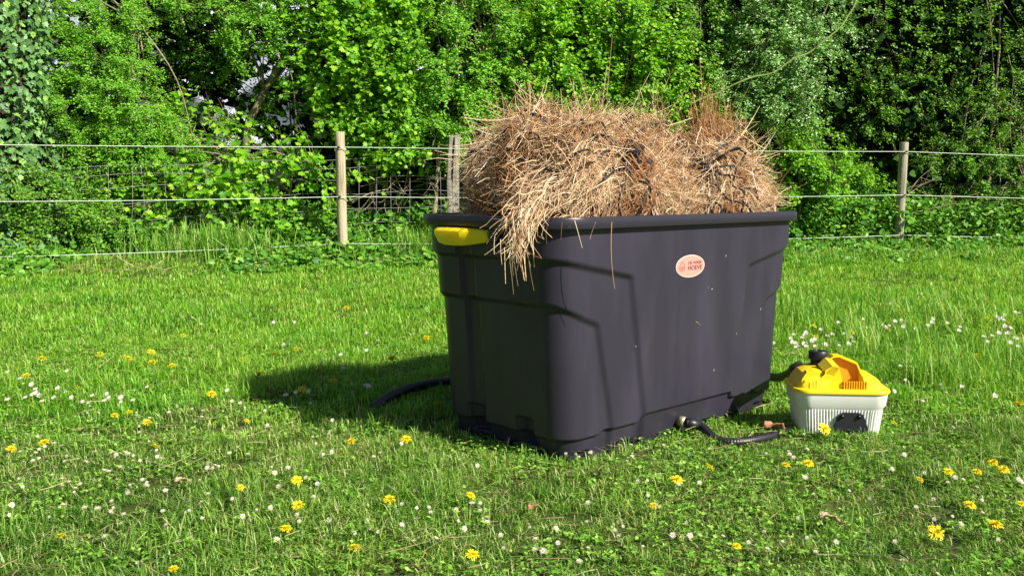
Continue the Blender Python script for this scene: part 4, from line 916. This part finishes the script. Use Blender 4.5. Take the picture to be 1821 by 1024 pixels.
WT = np.array([(0, 6, 1), (1, 6, 7), (1, 7, 3), (3, 7, 5), (0, 2, 6), (2, 4, 7), (2, 7, 6), (4, 5, 7)])
V, F = leaf_geo(P, D, N, np.repeat(r.uniform(.02, .042, n), kk) * r.uniform(.6, 1.1, n * kk), (WEED[0], WT))
tag(link('weed_rosettes', mesh_np('weed_rosettes', V, [(F, 0)], M['clover'])), 'flat rosettes of broad leaved weeds in the lawn', 'weeds', kind='stuff')
# dry straw lying in the turf
n = 3200; x, y = scatter(r, n, 1.5, 4.6, .3); ok = ~under_tub(x, y); x, y = x[ok], y[ok]; n = len(x)
P = np.stack([x, y, gz(x, y) + r.uniform(.012, .04, n)], 1); D = np.stack([r.normal(size=n), r.normal(size=n), r.normal(size=n) * .12], 1)
mb2 = 2600; bx = r.uniform(-6, .5, mb2); by = fence_y(bx) - r.beta(1.2, 1.6, mb2) * 1.0; kb = wob(np.stack([bx, by, 0 * bx + 6], 1), .5) > .1; bx, by = bx[kb], by[kb]
P = np.concatenate([P, np.stack([bx, by, gz(bx, by) + r.uniform(.02, .07, len(bx))], 1)]); D = np.concatenate([D, np.stack([r.normal(size=len(bx)), r.normal(size=len(bx)), r.normal(size=len(bx)) * .3], 1)]); n = len(P)
V, F, _ = straws(P, D, np.where(P[:, 1] > 6, 2.4, 1.0) * r.gamma(2, .022, n).clip(.01, .25), np.where(P[:, 1] > 6, 2.5, 1.0) * r.uniform(.0006, .0013, n), r.uniform(.05, .6, n), 0, seed=4)
M['thatch'] = plant_mat('thatch', [(0, (.16, .10, .05)), (.5, (.36, .28, .13)), (1, (.42, .42, .20))], trans=.1)
tag(link('straw_litter', mesh_np('straw_litter', V, [(F, 0)], M['thatch'])), 'dry stalks and straw scattered in the near lawn', 'straw', kind='stuff')
# withered brown leaves
M['dead_leaf'] = mat('dead_leaf', (.42, .20, .11), .8, .2, noise=(60, (.24, .10, .05), .4, .7, (1, 1, 1)))
M['dead_leaf_pale'] = mat('dead_leaf_pale', (.50, .36, .24), .8, .2, noise=(60, (.34, .22, .13), .4, .7, (1, 1, 1)))
def dead_leaf(px, py, L, yaw, m, label, z=.03):
    p = on_ground(px, py, z); rr = np.random.default_rng(px); nx_, ny_ = 12, 7
    U_, V_ = np.meshgrid(np.linspace(0, 1, nx_), np.linspace(-1, 1, ny_), indexing='ij')
    wd = .30 * np.sin(np.pi * np.clip(U_ * .93 + .05, 0, 1)) ** .7 * (1 + .25 * np.sin(U_ * 19))
    Pn = np.stack([U_ - .5, V_ * wd, .35 * np.abs(V_) * wd * 1.6 + .12 * np.sin(U_ * 5 + V_) + .05 * np.sin(V_ * 6 + U_ * 9)], -1).reshape(-1, 3) * L
    c, s = math.cos(yaw), math.sin(yaw); Pn = Pn @ np.array([[c, s, 0], [-s, c, 0], [0, 0, 1]])
    i = (np.arange(nx_ - 1)[:, None] * ny_ + np.arange(ny_ - 1)).ravel()
    o = link('dead_leaf', mesh_np('dead_leaf', Pn, [(np.stack([i, i + 1, i + ny_ + 1, i + ny_], 1), 0)], M[m], True), None, tuple(p))
    sm = o.modifiers.new('thickness', 'SOLIDIFY'); sm.thickness = .0012
    tag(o, label, 'leaf', 'withered leaves in the grass')
dead_leaf(1378, 760, .075, .3, 'dead_leaf', 'curled reddish brown leaf lying between the tub and the white tank', .035)
dead_leaf(1475, 922, .05, -.2, 'dead_leaf_pale', 'pale tan withered leaf in the grass in front of the tank', .03)
dead_leaf(948, 902, .035, 1.0, 'dead_leaf', 'small dark curled leaf in the grass in front of the tub', .03)
dead_leaf(325, 855, .04, .5, 'dead_leaf_pale', 'pale crumpled leaf among the daisies on the left lawn', .03)

# ------------------------------------------------------------------ flowers
M['dandelion'] = plant_mat('dandelion_petal', [(0, (.70, .52, .008)), (.5, (.74, .62, .012)), (1, (.76, .68, .02))], trans=.15, tcol=1.0)
M['dandelion_mid'] = mat('dandelion_middle', (.70, .48, .006), .7, .2)
M['daisy'] = plant_mat('daisy_petal', [(0, (.50, .46, .44)), (1, (.66, .66, .64))], trans=.15, tcol=1.0)
M['stalk'] = mat('flower_stalk', (.22, .30, .10), .6, .3)
M['sepal'] = mat('sepal', (.08, .19, .03), .6, .3)
def petals(rows, rise, seed, curl=.3):
    rr = np.random.default_rng(seed); V = []; F = []
    for cnt, L, w, el in rows:
        for q in range(cnt):
            a = q * 2 * math.pi / cnt + rr.normal() * .12; e = el + rr.normal() * .10; l = L * rr.uniform(.85, 1.1)
            d = np.array([math.cos(a) * math.cos(e), math.sin(a) * math.cos(e), math.sin(e)]); s = np.array([-math.sin(a), math.cos(a), 0]) * w / 2
            dn = np.array([0, 0, -curl * l]); b = len(V); o = np.array([0, 0, rise])
            V += [o + d * l * .1 - s * .6, o + d * l * .1 + s * .6, o + d * l * .62 - s, o + d * l * .62 + s, o + d * l + dn * .35 - s * .7, o + d * l + dn * .35 + s * .7]
            F += [(b, b + 1, b + 3, b + 2), (b + 2, b + 3, b + 5, b + 4)]
    return np.array(V), np.array(F)
def dandelion_proto():
    root = thing('dandelion', 'yellow dandelion', 'flower')
    mb = MB(); mb.tube(smooth_path([(0, .012, -.045), (.002, .006, -.02), (0, 0, -.003)], 8), .0016, 6); mb.build('stalk', M['stalk'], root, True)
    mb = MB(); V, F = petals([(26, .019, .0036, .12), (24, .0155, .0034, .42), (18, .011, .003, .75)], .0, 3); mb.addnp(V, F, 0); V, F = petals([(14, .006, .0022, 1.1)], .002, 4); mb.addnp(V, F, 1)
    hd = mb.build('flower_head', [M['dandelion'], M['dandelion_mid']], root)
    mb = MB(); mb.lathe([(.0015, -.010), (.0048, -.006), (.0060, .0005)], n=10); mb.build('sepal_cup', M['sepal'], hd, True)
    return root
def copy_tree(o, parent=None):
    c = o.copy(); COL.objects.link(c)
    if parent: c.parent = parent
    for ch in o.children: copy_tree(ch, c)
    return c
rng = random.Random(5)
dand = dandelion_proto(); used = [False]
def zone(px, py):
    if 430 < px < 800 and 630 < py < 760: return 'yellow dandelion standing in the shadow cast by the tub'
    if py < 560: return 'distant yellow dandelion dot near the hedge on the ' + ('left of the tub' if px < 760 else 'right of the tub')
    if px < 760:
        if py < 720: return 'small yellow dandelion in the open lawn left of the shadow' if px < 430 else 'yellow dandelion just beyond the edge of the tub shadow'
        return 'yellow dandelion among the daisies on the near left lawn' if py < 880 else 'yellow dandelion on the left along the bottom of the picture'
    if px < 1400: return 'yellow dandelion in the grass in front of the tub and hose'
    if py < 700: return 'yellow dandelion in the long daisy grass beyond the white tank'
    return 'yellow dandelion in the near lawn right of the white tank' if py < 870 else 'yellow dandelion along the bottom right of the lawn'
SPECIAL = {(1466, 762): 'fully open yellow dandelion right in front of the white tank', (1664, 946): 'largest open dandelion, facing the camera at the bottom right on a bent stalk', (1770, 932): 'wide golden dandelion beside the largest one, seen from the side',
           (1203, 852): 'ragged orange yellow dandelion alone in front of the drain hose', (528, 853): 'deep golden dandelion cluster in the middle of the near left lawn', (692, 887): 'flat yellow dandelion over a dark hollow in front of the shadow', (722, 780): 'yellow dandelion close to the left bottom corner of the tub',
           (501, 1018): 'white rayed flower with a yellow middle cut by the bottom edge', (1812, 718): 'orange dandelion at the right edge level with the tank base', (1737, 632): 'lone dandelion with a dark stem in the tall grass far right of the tank'}
DP = [(172, 636), (178, 630), (305, 650), (270, 645), (222, 634), (228, 637), (269, 626), (134, 687), (431, 639), (46, 668), (75, 637), (326, 596), (616, 547), (461, 663), (487, 628), (528, 620), (697, 637), (537, 692), (592, 677), (722, 780), (780, 718),
      (376, 700), (439, 748), (230, 732), (261, 750), (204, 738), (78, 786), (20, 797), (275, 793), (528, 853), (530, 898), (427, 866), (692, 887), (508, 939), (108, 952), (308, 1010), (630, 973), (624, 784), (837, 880), (758, 600), (1203, 852),
      (1262, 830), (1397, 826), (1437, 823), (1466, 762), (1162, 898), (1310, 970), (1635, 852), (1686, 838), (1737, 838), (1765, 822), (1784, 834), (1725, 897), (1770, 932), (1664, 946), (1816, 895), (1590, 752), (1812, 718),
      (1512, 565), (1515, 590), (1450, 598), (1448, 580), (1465, 535), (1510, 532), (1535, 575), (1578, 586), (1602, 553), (1673, 540), (1667, 552), (1690, 550), (1737, 632), (1770, 565), (1757, 568), (1800, 545), (1795, 575), (1540, 590), (1563, 540), (1632, 572), (840, 985)]
for px, py in DP:
    zc = rng.uniform(.035, .06) * (1 if py > 600 else 1.3)
    p = on_ground(px, py, zc)
    if under_tub(np.array([p[0]]), np.array([p[1]]))[0]: continue
    o = dand if not used[0] else copy_tree(dand); used[0] = True
    o.location = tuple(p + np.array([0, 0, 0])); sc1 = {(1664, 946): 1.0, (1466, 762): 1.15, (1770, 932): .95}.get((px, py), rng.uniform(.85, 1.2) if py < 720 else rng.uniform(.55, .9))
    o.scale = (sc1,) * 3
    tilt_ = .75 if (px, py) in ((1664, 946), (1466, 762)) else rng.uniform(.0, .6)
    o.rotation_euler = (tilt_, rng.uniform(-.3, .3), rng.uniform(-.4, .4) + (0 if rng.random() < .8 else 2))
    tag(o, SPECIAL.get((px, py)) or zone(px, py), 'flower', 'dandelions in the lawn')
def daisy_proto():
    root = thing('daisy', 'white daisy', 'flower')
    mb = MB(); mb.tube(smooth_path([(.004, .008, -.05), (.002, .002, -.02), (0, 0, -.001)], 7), .0008, 5); mb.build('stalk', M['stalk'], root, True)
    mb = MB(); V, F = petals([(22, .0082, .0020, .25), (18, .0076, .0018, .5)], .0, 5, .1); mb.addnp(V, F, 0)
    hd = mb.build('flower_head', [M['daisy']], root)
    mb = MB(); mb.lathe([(.0032, .0005), (.003, .0022), (.0014, .0031)], n=8); mb.build('flower_middle', M['dandelion_mid'], hd, True)
    mb = MB(); mb.lathe([(.0008, -.003), (.0024, -.001), (.0034, .0012)], n=8); mb.build('sepal_cup', M['sepal'], hd, True)
    return root
dz = daisy_proto(); dused = [False]
rg = np.random.default_rng(17)
DC = [(75, 700, 60, 25, 16), (160, 730, 60, 25, 14), (60, 810, 60, 30, 14), (60, 850, 50, 20, 10), (300, 740, 60, 30, 12), (250, 820, 120, 40, 22), (380, 830, 120, 40, 20), (160, 900, 120, 40, 18), (300, 920, 150, 40, 18), (480, 880, 120, 60, 16), (560, 790, 70, 30, 8), (600, 700, 60, 30, 6),
      (620, 930, 120, 40, 14), (800, 920, 120, 50, 18), (950, 950, 120, 40, 16), (1020, 810, 30, 14, 5), (1100, 800, 60, 12, 10), (1200, 850, 100, 40, 10), (1180, 780, 20, 12, 4), (1480, 620, 60, 25, 34), (1430, 600, 30, 20, 16), (1790, 575, 25, 20, 22), (1640, 575, 60, 10, 16), (1650, 680, 120, 50, 18), (1500, 830, 120, 50, 14), (1700, 880, 90, 60, 14), (1430, 740, 30, 10, 4), (770, 800, 60, 15, 6), (480, 720, 60, 20, 6), (1560, 960, 160, 40, 12), (450, 600, 200, 30, 10), (1180, 960, 120, 40, 10), (1560, 520, 100, 15, 10)]
def dzone(px, py):
    if 440 < px < 800 and 640 < py < 745: return 'white daisy in the shadow cast by the tub'
    if px < 760:
        if py < 770: return 'tiny white daisy on the open lawn left of the tub shadow'
        return 'white daisy scattered on the near left lawn' if py < 890 else 'white daisy towards the bottom left of the lawn'
    if px < 1400: return 'white daisy against the tub foot or drain hose' if py < 830 else 'white daisy on the near lawn in front of the tub'
    if py < 690: return 'tiny white daisy in the flowery patch beyond the white tank'
    return 'white daisy on the near lawn right of the white tank'
cand = []
for cx_, cy_, sx, sy, cnt in DC:
    for q in range(int(cnt * 1.1)):
        px, py = cx_ + rg.normal() * sx * .8, cy_ + rg.normal() * sy * .8
        if not (2 < px < 1819 and 540 < py < 1020): continue
        tall = px > 1390 and py < 700
        p = on_ground(px, py, rg.uniform(.08, .13) if tall else rg.uniform(.03, .06))
        if under_tub(p[None, 0], p[None, 1])[0] or (py < 790 and 795 < px < 1370) or (1395 < px < 1580 and 620 < py < 770): continue
        cand.append((p[1], px, py, p))
cand.sort(key=lambda c: c[0])
for Yd, px, py, p in cand[:300]:
    o = dz if not dused[0] else copy_tree(dz); dused[0] = True
    s1 = rg.uniform(.5, 1.0) * (1.2 if py < 700 else 1); o.location = tuple(p); o.scale = (s1,) * 3
    o.rotation_euler = (rg.uniform(.0, 1.0), rg.uniform(-.5, .5), rg.uniform(0, 6.28) if rg.random() < .3 else rg.uniform(-.6, .6))
    tag(o, dzone(px, py), 'flower', 'daisies in the lawn')
if len(cand) > 300:
    mb = MB(); V0, F0 = petals([(12, .0085, .0042, .35)], .0, 6, .1)
    for Yd, px, py, p in cand[300:]:
        s1 = rg.uniform(1.0, 1.6); a = rg.uniform(.2, .9); Rx = np.array([[1, 0, 0], [0, math.cos(a), -math.sin(a)], [0, math.sin(a), math.cos(a)]])
        mb.addnp((V0 * s1) @ Rx.T + p, F0, 0); mb.lathe([(.003 * s1, .0005), (.0014 * s1, .003 * s1)], tuple(p), 6, 1)
        mb.tube([p + (0, .012, -.07), p], .0008, 4, 2, cap=False)
    tag(mb.build('distant_daisies', [M['daisy'], M['dandelion_mid'], M['stalk']]), 'far off white daisies as tiny dots in the lawn', 'daisies', kind='stuff')
